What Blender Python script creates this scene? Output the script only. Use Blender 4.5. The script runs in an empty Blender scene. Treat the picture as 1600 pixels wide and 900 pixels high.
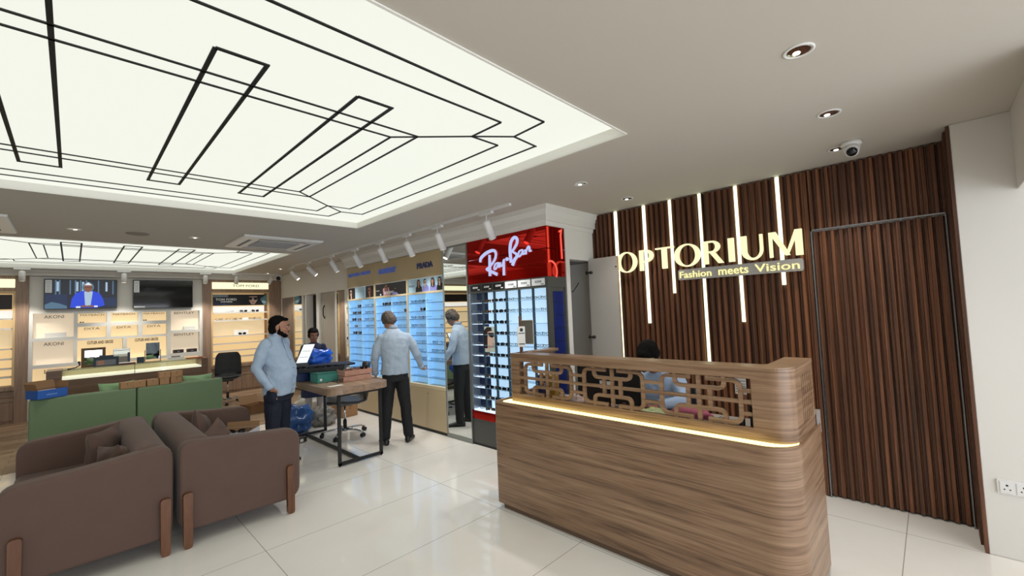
import bpy, math, random
from math import sin, cos, pi, radians
from mathutils import Vector, Matrix, noise

random.seed(7)
scene = bpy.context.scene
COL = scene.collection

# ------------------------------------------------------------------ camera
CAM_R = ((0.6988114242, -0.0091752340, -0.7152470961),
         (-0.7141614458, -0.0654907876, -0.6969106012),
         (-0.0404478, 0.9978109900, -0.0523183089))
cam_data = bpy.data.cameras.new('camera')
cam_data.sensor_width = 36.0
cam_data.lens = 670.405 * 36.0 / 1600.0
cam_data.clip_start = 0.05
cam_data.clip_end = 100
cam = bpy.data.objects.new('camera', cam_data)
COL.objects.link(cam)
mw = Matrix([list(r) + [0] for r in CAM_R] + [[0, 0, 0, 1]])
mw.translation = Vector((0, 0, 1.65))
cam.matrix_world = mw
scene.camera = cam

# ------------------------------------------------------------------ view, world, large lights
scene.view_settings.view_transform = 'Standard'
scene.view_settings.look = 'None'
scene.view_settings.gamma = 1.0
scene.view_settings.use_curve_mapping = False
EXPOSURE = 0.36
scene.view_settings.exposure = EXPOSURE
PANEL_GLOW = 0.75
FRONT_FILL_W = 100
DOWN_W = 24
TRACK_W = 34

world = bpy.data.worlds.new('daylight')
scene.world = world
world.use_nodes = True
world.node_tree.nodes['Background'].inputs[0].default_value = (0.75, 0.86, 1.0, 1)
world.node_tree.nodes['Background'].inputs[1].default_value = 0.9


def light(name, kind, loc, energy, color=(1, 1, 1), size=0.1, rot=(0, 0, 0), sy=None, spot=None, blend=0.6):
    d = bpy.data.lights.new(name, kind)
    d.energy = energy
    d.color = color
    if kind == 'AREA':
        d.shape = 'RECTANGLE'
        d.size = size
        d.size_y = sy or size
    elif kind == 'SPOT':
        d.shadow_soft_size = size
        d.spot_size = spot
        d.spot_blend = blend
    else:
        d.shadow_soft_size = size
    o = bpy.data.objects.new(name, d)
    o.location = loc
    o.rotation_euler = rot
    COL.objects.link(o)
    return o


# added fill light, standing in for daylight from an assumed shop front
light('front_fill_light', 'AREA', (0.8, -2.9, 1.45), FRONT_FILL_W, (0.93, 0.96, 1.0), 5.4, (radians(90), 0, 0), sy=2.3)


# ------------------------------------------------------------------ materials
def lin(h):
    h = h.lstrip('#')
    out = []
    for i in (0, 2, 4):
        c = int(h[i:i + 2], 16) / 255
        out.append(c / 12.92 if c <= 0.04045 else ((c + 0.055) / 1.055) ** 2.4)
    return tuple(out) + (1.0,)


MATS = {}


def M(name, col='#ffffff', rough=0.5, metal=0.0, emit=None, es=0.0, sheen=0.0, noise_amt=0.0, nscale=40, spec=0.5, bump=0.0, coat=0.0):
    if name in MATS:
        return MATS[name]
    m = bpy.data.materials.new(name)
    m.use_nodes = True
    nt = m.node_tree
    b = nt.nodes['Principled BSDF']
    b.inputs['Base Color'].default_value = lin(col)
    b.inputs['Roughness'].default_value = rough
    b.inputs['Metallic'].default_value = metal
    b.inputs['Specular IOR Level'].default_value = spec
    if coat:
        b.inputs['Coat Weight'].default_value = coat
        b.inputs['Coat Roughness'].default_value = 0.03
    if sheen:
        b.inputs['Sheen Weight'].default_value = sheen
        b.inputs['Sheen Roughness'].default_value = 0.4
    if emit:
        if es > .7: b.inputs['Base Color'].default_value = (.05, .05, .05, 1)
        b.inputs['Emission Color'].default_value = lin(emit)
        b.inputs['Emission Strength'].default_value = es
    if noise_amt or bump:
        tc = nt.nodes.new('ShaderNodeTexCoord')
        n = nt.nodes.new('ShaderNodeTexNoise')
        n.inputs['Scale'].default_value = nscale
        n.inputs['Detail'].default_value = 4
        nt.links.new(tc.outputs['Object'], n.inputs['Vector'])
        if noise_amt:
            mx = nt.nodes.new('ShaderNodeMix')
            mx.data_type = 'RGBA'
            c = lin(col)
            mx.inputs[6].default_value = tuple(v * (1 - noise_amt) for v in c[:3]) + (1,)
            mx.inputs[7].default_value = tuple(min(1, v * (1 + noise_amt)) for v in c[:3]) + (1,)
            nt.links.new(n.outputs['Fac'], mx.inputs[0])
            nt.links.new(mx.outputs[2], b.inputs['Base Color'])
        if bump:
            bp = nt.nodes.new('ShaderNodeBump')
            bp.inputs['Strength'].default_value = bump
            bp.inputs['Distance'].default_value = 0.01
            nt.links.new(n.outputs['Fac'], bp.inputs['Height'])
            nt.links.new(bp.outputs['Normal'], b.inputs['Normal'])
    MATS[name] = m
    return m


def wood(name, c1, c2, c3, scale=(1.2, 1.2, 22), rough=0.45, distort=1.2, bands=1.0, fine=0.5):
    """procedural veneer: noise stretched along the grain, mixed from three tones"""
    m = bpy.data.materials.new(name)
    m.use_nodes = True
    nt = m.node_tree
    N, L = nt.nodes, nt.links
    b = N['Principled BSDF']
    b.inputs['Roughness'].default_value = rough
    tc = N.new('ShaderNodeTexCoord')
    mp = N.new('ShaderNodeMapping')
    mp.inputs['Scale'].default_value = scale
    L.new(tc.outputs['Object'], mp.inputs['Vector'])
    n1 = N.new('ShaderNodeTexNoise')
    n1.inputs['Scale'].default_value = bands
    n1.inputs['Detail'].default_value = 6
    n1.inputs['Roughness'].default_value = 0.62
    n1.inputs['Distortion'].default_value = distort
    L.new(mp.outputs[0], n1.inputs['Vector'])
    n2 = N.new('ShaderNodeTexNoise')
    n2.inputs['Scale'].default_value = bands * 5
    n2.inputs['Detail'].default_value = 3
    L.new(mp.outputs[0], n2.inputs['Vector'])
    ma = N.new('ShaderNodeMix')
    ma.inputs[0].default_value = fine * 0.6
    L.new(n1.outputs['Fac'], ma.inputs[2])
    L.new(n2.outputs['Fac'], ma.inputs[3])
    cr = N.new('ShaderNodeValToRGB')
    e = cr.color_ramp.elements
    e[0].position, e[0].color = 0.34, lin(c1)
    e[1].position, e[1].color = 0.66, lin(c3)
    mid = cr.color_ramp.elements.new(0.5)
    mid.color = lin(c2)
    L.new(ma.outputs[0], cr.inputs[0])
    L.new(cr.outputs[0], b.inputs['Base Color'])
    MATS[name] = m
    return m


def mirror_mat(name, tint='#e8eceb'):
    m = M(name, tint, 0.015, 1.0)
    return m


def glass_mat(name, tint='#e4f2ee', refl=0.12):
    m = bpy.data.materials.new(name)
    m.use_nodes = True
    nt = m.node_tree
    nt.nodes.remove(nt.nodes['Principled BSDF'])
    out = nt.nodes['Material Output']
    t = nt.nodes.new('ShaderNodeBsdfTransparent')
    t.inputs[0].default_value = lin(tint)
    g = nt.nodes.new('ShaderNodeBsdfGlossy')
    g.inputs['Roughness'].default_value = 0.02
    mx = nt.nodes.new('ShaderNodeMixShader')
    mx.inputs[0].default_value = refl
    nt.links.new(t.outputs[0], mx.inputs[1])
    nt.links.new(g.outputs[0], mx.inputs[2])
    nt.links.new(mx.outputs[0], out.inputs[0])
    MATS[name] = m
    return m


def tile_mat():
    m = bpy.data.materials.new('polished_cream_tile')
    m.use_nodes = True
    nt = m.node_tree
    N, L = nt.nodes, nt.links
    b = N['Principled BSDF']
    tc = N.new('ShaderNodeTexCoord')
    sp = N.new('ShaderNodeSeparateXYZ')
    L.new(tc.outputs['Object'], sp.inputs[0])

    def line(sock, off, period, half):
        a = N.new('ShaderNodeMath'); a.operation = 'ADD'; a.inputs[1].default_value = off
        L.new(sock, a.inputs[0])
        p = N.new('ShaderNodeMath'); p.operation = 'PINGPONG'; p.inputs[1].default_value = period / 2
        L.new(a.outputs[0], p.inputs[0])
        c = N.new('ShaderNodeMath'); c.operation = 'LESS_THAN'; c.inputs[1].default_value = half
        L.new(p.outputs[0], c.inputs[0])
        return c.outputs[0]
    lx = line(sp.outputs[0], -0.985, 1.53, 0.0022)
    ly = line(sp.outputs[1], -0.23, 0.825, 0.0022)
    mxm = N.new('ShaderNodeMath'); mxm.operation = 'MAXIMUM'
    L.new(lx, mxm.inputs[0]); L.new(ly, mxm.inputs[1])
    ns = N.new('ShaderNodeTexNoise'); ns.inputs['Scale'].default_value = 1.3; ns.inputs['Detail'].default_value = 5
    L.new(tc.outputs['Object'], ns.inputs['Vector'])
    cr = N.new('ShaderNodeValToRGB')
    cr.color_ramp.elements[0].position = 0.35; cr.color_ramp.elements[0].color = lin('#ebe6de')
    cr.color_ramp.elements[1].position = 0.7; cr.color_ramp.elements[1].color = lin('#f3f0ea')
    L.new(ns.outputs['Fac'], cr.inputs[0])
    mx = N.new('ShaderNodeMix'); mx.data_type = 'RGBA'
    mx.inputs[7].default_value = lin('#9a948a')
    L.new(mxm.outputs[0], mx.inputs[0]); L.new(cr.outputs[0], mx.inputs[6])
    L.new(mx.outputs[2], b.inputs['Base Color'])
    b.inputs['Roughness'].default_value = 0.055
    b.inputs['Specular IOR Level'].default_value = 0.6
    MATS['tile'] = m
    return m


def plank_mat():
    m = bpy.data.materials.new('oak_plank_floor')
    m.use_nodes = True
    nt = m.node_tree
    N, L = nt.nodes, nt.links
    b = N['Principled BSDF']
    tc = N.new('ShaderNodeTexCoord')
    br = N.new('ShaderNodeTexBrick')
    br.inputs['Scale'].default_value = 1.0
    br.inputs['Brick Width'].default_value = 1.1
    br.inputs['Row Height'].default_value = 0.15
    br.inputs['Mortar Size'].default_value = 0.002
    br.inputs['Color1'].default_value = lin('#bb9f84')
    br.inputs['Color2'].default_value = lin('#94785f')
    br.inputs['Mortar'].default_value = lin('#4a382b')
    L.new(tc.outputs['Object'], br.inputs['Vector'])
    mp = N.new('ShaderNodeMapping'); mp.inputs['Scale'].default_value = (1.5, 12, 1)
    L.new(tc.outputs['Object'], mp.inputs['Vector'])
    ns = N.new('ShaderNodeTexNoise'); ns.inputs['Scale'].default_value = 2; ns.inputs['Detail'].default_value = 6
    L.new(mp.outputs[0], ns.inputs['Vector'])
    mx = N.new('ShaderNodeMix'); mx.data_type = 'RGBA'; mx.blend_type = 'MULTIPLY'
    mx.inputs[0].default_value = 0.8
    cr = N.new('ShaderNodeValToRGB')
    cr.color_ramp.elements[0].position = 0.3; cr.color_ramp.elements[0].color = (0.45, 0.42, 0.4, 1)
    cr.color_ramp.elements[1].position = 0.65; cr.color_ramp.elements[1].color = (1, 1, 1, 1)
    L.new(ns.outputs['Fac'], cr.inputs[0])
    L.new(br.outputs['Color'], mx.inputs[6]); L.new(cr.outputs[0], mx.inputs[7])
    L.new(mx.outputs[2], b.inputs['Base Color'])
    b.inputs['Roughness'].default_value = 0.35
    return m


def slat_mat():
    """walnut, tone changing from slat to slat"""
    m = bpy.data.materials.new('fluted_walnut')
    m.use_nodes = True
    nt = m.node_tree
    N, L = nt.nodes, nt.links
    b = N['Principled BSDF']
    b.inputs['Roughness'].default_value = 0.5
    tc = N.new('ShaderNodeTexCoord')
    mp = N.new('ShaderNodeMapping'); mp.inputs['Scale'].default_value = (2, 42, 0.25)
    L.new(tc.outputs['Object'], mp.inputs['Vector'])
    ns = N.new('ShaderNodeTexNoise'); ns.inputs['Scale'].default_value = 1; ns.inputs['Detail'].default_value = 4
    L.new(mp.outputs[0], ns.inputs['Vector'])
    mp2 = N.new('ShaderNodeMapping'); mp2.inputs['Scale'].default_value = (6, 160, 2.5)
    L.new(tc.outputs['Object'], mp2.inputs['Vector'])
    n2 = N.new('ShaderNodeTexNoise'); n2.inputs['Scale'].default_value = 1; n2.inputs['Detail'].default_value = 3
    L.new(mp2.outputs[0], n2.inputs['Vector'])
    ma = N.new('ShaderNodeMix'); ma.inputs[0].default_value = 0.4
    L.new(ns.outputs['Fac'], ma.inputs[2]); L.new(n2.outputs['Fac'], ma.inputs[3])
    cr = N.new('ShaderNodeValToRGB')
    e = cr.color_ramp.elements
    e[0].position, e[0].color = 0.32, lin('#33200f')
    e[1].position, e[1].color = 0.68, lin('#98603a')
    k = e.new(0.5); k.color = lin('#5e3a26')
    L.new(ma.outputs[0], cr.inputs[0]); L.new(cr.outputs[0], b.inputs['Base Color'])
    MATS['slat'] = m
    return m


# ------------------------------------------------------------------ mesh builder
class MB:
    def __init__(self):
        self.v, self.f, self.m, self.s = [], [], [], []

    def add(self, vs, fs, mat=0, smooth=False):
        o = len(self.v)
        self.v += [tuple(p) for p in vs]
        for f in fs:
            self.f.append([i + o for i in f])
            self.m.append(mat)
            self.s.append(smooth)
        return self

    def box(self, x0, x1, y0, y1, z0, z1, mat=0, T=None):
        vs = [(x, y, z) for z in (z0, z1) for y in (y0, y1) for x in (x0, x1)]
        if T:
            vs = [T(*p) for p in vs]
        return self.add(vs, [(0, 2, 3, 1), (4, 5, 7, 6), (0, 1, 5, 4), (2, 6, 7, 3), (0, 4, 6, 2), (1, 3, 7, 5)], mat)

    def prism(self, poly, w0, w1, T, mat=0, smooth=False):
        n = len(poly)
        vs = [T(u, v, w0) for u, v in poly] + [T(u, v, w1) for u, v in poly]
        fs = [tuple(range(n - 1, -1, -1)), tuple(range(n, 2 * n))]
        self.add(vs, fs, mat)
        self.add(vs, [(i, (i + 1) % n, n + (i + 1) % n, n + i) for i in range(n)], mat, smooth)
        return self

    def ribbon(self, pts, width, w0, w1, T, mat=0, closed=False):
        n = len(pts)
        L_, R_ = [], []
        for i in range(n):
            a = pts[(i - 1) % n] if (closed or i) else pts[i]
            c = pts[(i + 1) % n] if (closed or i < n - 1) else pts[i]
            p = pts[i]
            d1 = Vector((p[0] - a[0], p[1] - a[1])); d2 = Vector((c[0] - p[0], c[1] - p[1]))
            d1 = d1.normalized() if d1.length > 1e-9 else d2.normalized()
            d2 = d2.normalized() if d2.length > 1e-9 else d1
            t = (d1 + d2)
            t = t.normalized() if t.length > 1e-6 else d1
            nn = Vector((-t.y, t.x))
            k = 1 / max(0.5, nn.dot(Vector((-d1.y, d1.x))))
            wd = width[i] if isinstance(width, (list, tuple)) else width
            L_.append((p[0] + nn.x * wd / 2 * k, p[1] + nn.y * wd / 2 * k))
            R_.append((p[0] - nn.x * wd / 2 * k, p[1] - nn.y * wd / 2 * k))
        vs = []
        for w in (w0, w1):
            vs += [T(u, v, w) for u, v in L_] + [T(u, v, w) for u, v in R_]
        fs = []
        rng = n if closed else n - 1
        for i in range(rng):
            j = (i + 1) % n
            fs += [(i, j, n + j, n + i), (2 * n + i, 3 * n + i, 3 * n + j, 2 * n + j),
                   (i, 2 * n + i, 2 * n + j, j), (n + i, n + j, 3 * n + j, 3 * n + i)]
        if not closed:
            fs += [(0, n, 3 * n, 2 * n), (n - 1, 3 * n - 1, 4 * n - 1, 2 * n - 1)]
        return self.add(vs, fs, mat)

    def loft(self, rings, mat=0, smooth=True, cap=True, close=False):
        n = len(rings[0])
        vs = [p for r in rings for p in r]
        fs = []
        for k in range(len(rings) - 1):
            for i in range(n):
                j = (i + 1) % n
                fs.append((k * n + i, k * n + j, (k + 1) * n + j, (k + 1) * n + i))
        if cap:
            fs.append(tuple(range(n - 1, -1, -1)))
            fs.append(tuple(range((len(rings) - 1) * n, len(rings) * n)))
        return self.add(vs, fs, mat, smooth)

    def tube(self, path, r, seg=10, mat=0, side=None, flat=1.0, cap=True):
        """path of points, radius number or list; flat scales the second axis"""
        P = [Vector(p) for p in path]
        rings = []
        ref = Vector(side) if side else None
        for i, p in enumerate(P):
            t = (P[min(i + 1, len(P) - 1)] - P[max(i - 1, 0)]).normalized()
            if ref is None:
                ref = Vector((0, 0, 1)) if abs(t.z) < 0.9 else Vector((1, 0, 0))
            a = (ref - t * ref.dot(t)).normalized()
            b = t.cross(a)
            if side is None:
                ref = a
            rr = r[i] if isinstance(r, (list, tuple)) else r
            if isinstance(rr, (list, tuple)):
                ra, rb = rr
            else:
                ra, rb = rr, rr * flat
            rings.append([p + a * ra * cos(2 * pi * k / seg) + b * rb * sin(2 * pi * k / seg) for k in range(seg)])
        return self.loft(rings, mat, True, cap)

    def cyl(self, p0, p1, r0, r1=None, seg=20, mat=0):
        return self.tube([p0, p1], [r0, r1 if r1 is not None else r0], seg, mat)

    def ell(self, c, r, mat=0, seg=16, rows=10, rot=None):
        rings = []
        for i in range(rows + 1):
            th = pi * (i + 0.02) / (rows + 0.04) if i < rows else pi * 0.998
            th = max(0.02, th)
            ring = []
            for k in range(seg):
                q = Vector((r[0] * sin(th) * cos(2 * pi * k / seg), r[1] * sin(th) * sin(2 * pi * k / seg), r[2] * cos(th)))
                if rot:
                    q = rot @ q
                ring.append(Vector(c) + q)
            rings.append(ring[::-1])
        return self.loft(rings, mat)

    def lathe(self, prof, c=(0, 0, 0), seg=24, mat=0, T=None):
        rings = []
        for r, z in prof:
            ring = [Vector((c[0] + r * cos(2 * pi * k / seg), c[1] + r * sin(2 * pi * k / seg), c[2] + z)) for k in range(seg)]
            if T:
                ring = [T @ q for q in ring]
            rings.append(ring)
        return self.loft(rings, mat)

    def build(self, name, mats, parent=None, bevel=0.0, seg=2, world=True, sub=0, loc=None, kind=None):
        me = bpy.data.meshes.new(name)
        off = Vector((0, 0, 0))
        if parent is None and world and loc is None:
            xs = [p[0] for p in self.v]; ys = [p[1] for p in self.v]; zs = [p[2] for p in self.v]
            off = Vector(((min(xs) + max(xs)) / 2, (min(ys) + max(ys)) / 2, min(zs)))
        if loc is not None:
            off = Vector(loc)
        me.from_pydata([tuple(Vector(p) - off) for p in self.v], [], self.f)
        if not isinstance(mats, (list, tuple)):
            mats = [mats]
        for m_ in mats:
            me.materials.append(m_)
        me.polygons.foreach_set('material_index', self.m)
        me.polygons.foreach_set('use_smooth', self.s)
        me.update()
        o = bpy.data.objects.new(name, me)
        COL.objects.link(o)
        if parent is not None:
            o.parent = parent
            if world and parent.parent is None:
                o.location = off - parent.location
            elif world:
                o.location = off
            else:
                o.location = off if loc is not None else (0, 0, 0)
        else:
            o.location = off
        if bevel:
            bv = o.modifiers.new('bevel', 'BEVEL')
            bv.width = bevel
            bv.segments = seg
            bv.limit_method = 'ANGLE'
            bv.angle_limit = radians(40)
        if sub:
            sm = o.modifiers.new('sub', 'SUBSURF')
            sm.levels = sub
            sm.render_levels = sub
        if kind:
            o['kind'] = kind
        return o


def root(name, label, cat, loc, group=None, rz=0.0):
    o = bpy.data.objects.new(name, None)
    o.empty_display_size = 0.05
    o.location = loc
    o.rotation_euler = (0, 0, rz)
    COL.objects.link(o)
    return tag(o, label, cat, group)


def tag(o, label, cat, group=None, kind=None):
    o['label'] = label
    o['category'] = cat
    if group:
        o['group'] = group
    if kind:
        o['kind'] = kind
    return o


def dup(r, loc, rz=None, label=None, group=None):
    c = r.copy(); COL.objects.link(c)
    c.location = loc
    if rz is not None:
        c.rotation_euler = (0, 0, rz)
    if label:
        c['label'] = label
    if group:
        c['group'] = group
    for ch in list(r.children):
        d = ch.copy(); COL.objects.link(d); d.parent = c
        for g in list(ch.children):
            e = g.copy(); COL.objects.link(e); e.parent = d
    return c


def struct(mb, name, mats, bevel=0.0):
    o = mb.build(name, mats, None, bevel, loc=(0, 0, 0))
    o['kind'] = 'structure'
    return o


def TX(x, y, z):      # a face that looks towards -x: u runs right (-y), v up, w out
    return lambda u, v, w: (x - w, y - u, z + v)


def TY(x, y, z):      # a face that looks towards -y
    return lambda u, v, w: (x + u, y - w, z + v)


def TZ(z):
    return lambda u, v, w: (u, v, z + w)


def fillet(pts, r, n=5, closed=False):
    out = []
    N_ = len(pts)
    for i, p in enumerate(pts):
        if not closed and i in (0, N_ - 1):
            out.append(tuple(p)); continue
        a = Vector(pts[(i - 1) % N_]); c = Vector(pts[(i + 1) % N_]); q = Vector(p)
        rr = min(r, (a - q).length * 0.49, (c - q).length * 0.49)
        s = q + (a - q).normalized() * rr
        e = q + (c - q).normalized() * rr
        for k in range(n + 1):
            t = k / n
            b_ = s * (1 - t) ** 2 + q * 2 * t * (1 - t) + e * t * t
            out.append(tuple(b_))
    return out


def rrect(u0, v0, u1, v1, r, n=4):
    return fillet([(u0, v0), (u1, v0), (u1, v1), (u0, v1)], r, n, True)


def ellp(cu, cv, ru, rv, n=20, a0=0, a1=2 * pi):
    k = n if abs(a1 - a0 - 2 * pi) < 1e-6 else n + 1
    return [(cu + ru * cos(a0 + (a1 - a0) * i / n), cv + rv * sin(a0 + (a1 - a0) * i / n)) for i in range(k)]


def text_mb(s, u0, v0, w, h, d0, d1, T, mb=None, mat=0, bold=0.0, shear=0.0):
    cu = bpy.data.curves.new('t', 'FONT')
    cu.body = s
    cu.size = 1.0
    cu.offset = bold
    cu.shear = shear
    cu.resolution_u = 3
    cu.fill_mode = 'FRONT'
    to = bpy.data.objects.new('t', cu)
    COL.objects.link(to)
    bpy.context.view_layer.update()
    me = bpy.data.meshes.new_from_object(to.evaluated_get(bpy.context.evaluated_depsgraph_get()))
    vs = [v.co.copy() for v in me.vertices]
    fs = [list(p.vertices) for p in me.polygons]
    edges = {}
    for p in me.polygons:
        vl = list(p.vertices)
        for i in range(len(vl)):
            e = (vl[i], vl[(i + 1) % len(vl)])
            edges[e] = 1
    bpy.data.objects.remove(to)
    bpy.data.curves.remove(cu)
    bpy.data.meshes.remove(me)
    x0 = min(v.x for v in vs); x1 = max(v.x for v in vs); y0 = min(v.y for v in vs); y1 = max(v.y for v in vs)
    q = [(u0 + (v.x - x0) / (x1 - x0) * w, v0 + (v.y - y0) / (y1 - y0) * h) for v in vs]
    mb = mb or MB()
    n = len(q)
    V_ = [T(u, v, d1) for u, v in q] + [T(u, v, d0) for u, v in q]
    F_ = fs[:]
    for (a, b) in edges:
        if (b, a) not in edges:
            F_.append([a, a + n, b + n, b])
    mb.add(V_, F_, mat)
    return mb
# ------------------------------------------------------------------ material set
tile = tile_mat(); planks = plank_mat(); slatm = slat_mat()
ceil_m = M('ceiling_paint', '#c0b9ae', 0.85)
wall_m = M('wall_paint', '#dedad3', 0.8)
trim_m = M('trim_paint', '#dddad4', 0.6)
white_m = M('white_laminate', '#e6e4e0', 0.35)
oak_h = wood('counter_veneer', '#5f4633', '#8a6c53', '#a08267', scale=(.9, .9, 26), rough=0.33, distort=1.3, bands=1.0, fine=0.35)
oak_v = wood('cabinet_veneer', '#7b6352', '#8f7562', '#a38872', scale=(18, 18, 0.9), rough=0.45, distort=0.6)
oak_d = wood('display_counter_veneer', '#6b5040', '#7d6250', '#8d7361', scale=(1.0, 1.0, 26), rough=0.4, distort=0.8)
teak = wood('sofa_leg_teak', '#4c2b15', '#653c1e', '#7a4c2b', scale=(20, 20, 1.6), rough=0.35, distort=0.5)
black_m = M('black_metal', '#161616', 0.45)
dark_m = M('dark_plastic', '#1d1d1f', 0.4)
chrome_m = M('chrome', '#d8dade', 0.12, 1.0)
steel_m = M('brushed_steel', '#9b9b9d', 0.35, 1.0)
mirror_m = mirror_mat('mirror_glass')
glass_m = glass_mat('clear_glass', '#f4f6f2', .08)
white_plastic = M('white_plastic', '#e2e1de', 0.35)
led_m = M('led_glow', '#ffffff', 0.5, emit='#f4ffd6', es=1.7)
led_y = M('warm_strip_glow', '#ffffff', 0.5, emit='#fbee92', es=2.3)
sign_m = M('sign_glow', '#ffffff', 0.5, emit='#fff7c4', es=.82)
paper_m = M('paper', '#eceae6', 0.7)

# ------------------------------------------------------------------ room shell
mb = MB()
mb.box(-5, 4.7, -3, 7.75, -0.1, 0); mb.box(2.75, 4.7, 7.75, 9.0, -0.1, 0)
struct(mb, 'floor', tile)
mb = MB(); mb.box(-5, 2.75, 7.75, 12.4, -0.1, 0); mb.box(2.75, 4.7, 9.0, 12.4, -0.1, 0)
struct(mb, 'floor', planks)
mb = MB(); mb.box(-5, 2.75, 7.735, 7.755, -0.05, 0.004); mb.box(2.74, 2.76, 7.735, 9.0, -0.05, 0.004); mb.box(2.74, 3.7, 8.99, 9.01, -0.05, 0.004)
struct(mb, 'trim_1', M('threshold_strip', '#8d877c', 0.3, 0.6))

CZ = 2.76
P1 = (-2.76, 2.48, 1.34, 5.07)
P2 = (-1.33, 2.57, 7.68, 11.36)
mb = MB()
mb.box(-5, 4.7, -3, P1[2], CZ, CZ + 0.05)
mb.box(-5, P1[0], P1[2], P1[3], CZ, CZ + 0.05); mb.box(P1[1], 4.7, P1[2], P1[3], CZ, CZ + 0.05)
mb.box(-5, 4.7, P1[3], P2[2], CZ, CZ + 0.05)
mb.box(-5, P2[0], P2[2], P2[3], CZ, CZ + 0.05); mb.box(P2[1], 4.7, P2[2], P2[3], CZ, CZ + 0.05)
mb.box(-5, 4.7, P2[3], 12.4, CZ, CZ + 0.05)
struct(mb, 'ceiling', ceil_m)

mb = MB(); mb.box(-5, 4.7, 12.2, 12.3, 0, CZ)
mb.box(-0.56, 2.06, 11.85, 12.2, 0, 0.5)
# wall around the niches comes with the niche unit; wall above it:
mb.box(-0.56, 2.06, 11.85, 12.2, 1.97, CZ)
mb.box(-3.2, 3.7, 11.85, 12.2, 2.64, CZ)
struct(mb, 'wall_back', wall_m)
mb = MB(); mb.box(-5.1, -5, -3, 12.3, 0, CZ); struct(mb, 'wall_left', wall_m)
mb = MB(); mb.box(-5, -2.2, -3.1, -3, 0, CZ); mb.box(3.8, 4.7, -3.1, -3, 0, CZ); mb.box(-2.2, 3.8, -3.1, -3, 2.65, CZ)
struct(mb, 'wall_front', wall_m)
mb = MB()
for x in (-2.2, -0.7, 0.8, 2.3, 3.76):
    mb.box(x, x + 0.04, -3.06, -3.0, 0, 2.65)
mb.box(-2.2, 3.8, -3.06, -3, 2.61, 2.65); mb.box(-2.2, 3.8, -3.06, -3, 0, 0.06)
struct(mb, 'window_1', black_m)
# white pier at the right and the beam above it
mb = MB(); mb.box(4.05, 4.7, -3, -0.155, 0, CZ); struct(mb, 'wall_right', wall_m, 0.004)
mb = MB(); mb.box(3.0, 4.06, -0.9, -0.42, 2.27, CZ); struct(mb, 'ceiling_beam', wall_m, 0.004)
mb = MB(); mb.box(4.46, 4.7, -0.3, 3.6, 0, CZ); struct(mb, 'wall_right', wall_m)
# header of closet and wall over the wall units, recess wall
mb = MB()
mb.box(3.53, 4.46, 2.92, 4.2, 2.545, CZ)
mb.box(3.53, 4.46, 4.2, 7.68, 2.545, CZ)
mb.box(3.86, 4.46, 2.9, 2.98, 2.205, CZ)
mb.box(3.86, 3.93, 2.9, 2.98, 0, 2.205)
mb.box(3.865, 3.93, 2.98, 3.6, 0, 2.3)
mb.box(3.86, 4.5, 3.6, 3.7, 0, 2.6)
mb.box(3.7, 4.4, 7.68, 12.2, 2.19, CZ)
for a, b in ((7.66, 7.70), (8.54, 8.62), (9.42, 9.57), (10.15, 10.19), (10.36, 10.41), (11.75, 12.2)):
    mb.box(3.7, 3.86, a, b, 0, 2.19)
mb.box(4.4, 4.46, 7.6, 12.2, 0, CZ)
mb.box(3.86, 4.4, 7.62, 7.68, 0, 2.3)
struct(mb, 'wall_right', wall_m, 0.003)
mb = MB(); mb.box(3.94, 4.44, 2.99, 3.6, 2.2, 2.24); mb.box(3.935, 3.94, 2.99, 3.6, 0, 2.2); mb.box(3.94, 4.44, 3.585, 3.6, 0, 2.2)
struct(mb, 'closet_lining', M('closet_grey', '#8f8c88', 0.7))
mb = MB()
mb.box(3.87, 4.38, 9.5, 9.56, 0, 2.19); mb.box(4.3, 4.38, 9.56, 10.16, 0, 2.19); mb.box(3.87, 4.38, 10.16, 10.3, 0, 2.19)
struct(mb, 'doorway_lining', M('doorway_grey', '#4b4a4b', 0.7))

# cornice swept along the wall tops
prof = [(0, -0.215), (0.012, -0.215), (0.02, -0.17), (0.035, -0.165), (0.04, -0.10), (0.065, -0.06), (0.075, -0.05), (0.08, 0.0), (0, 0)]
def cornice(path, name):
    mbx = MB(); rings = []
    for i, p in enumerate(path):
        a = path[max(i - 1, 0)]; c = path[min(i + 1, len(path) - 1)]
        d1 = (Vector(p) - Vector(a)); d2 = (Vector(c) - Vector(p))
        d1 = d1.normalized() if d1.length else d2.normalized(); d2 = d2.normalized() if d2.length else d1
        n1 = Vector((-d1.y, d1.x)); n2 = Vector((-d2.y, d2.x)); nn = (n1 + n2).normalized(); k = 1 / nn.dot(n1)
        rings.append([(p[0] + nn.x * o * k, p[1] + nn.y * o * k, CZ + z) for o, z in prof])
    mbx.loft(rings, 0, False)
    struct(mbx, name, trim_m)
cornice([(4.46, 2.9), (3.53, 2.9), (3.53, 7.68), (3.7, 7.68)], 'trim_2')
mb = MB(); mb.box(-4.9, 3.7, 11.70, 11.85, 2.70, CZ); mb.box(-4.9, 3.7, 11.76, 11.85, 2.645, 2.70)
struct(mb, 'trim_3', trim_m, 0.006)

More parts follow.
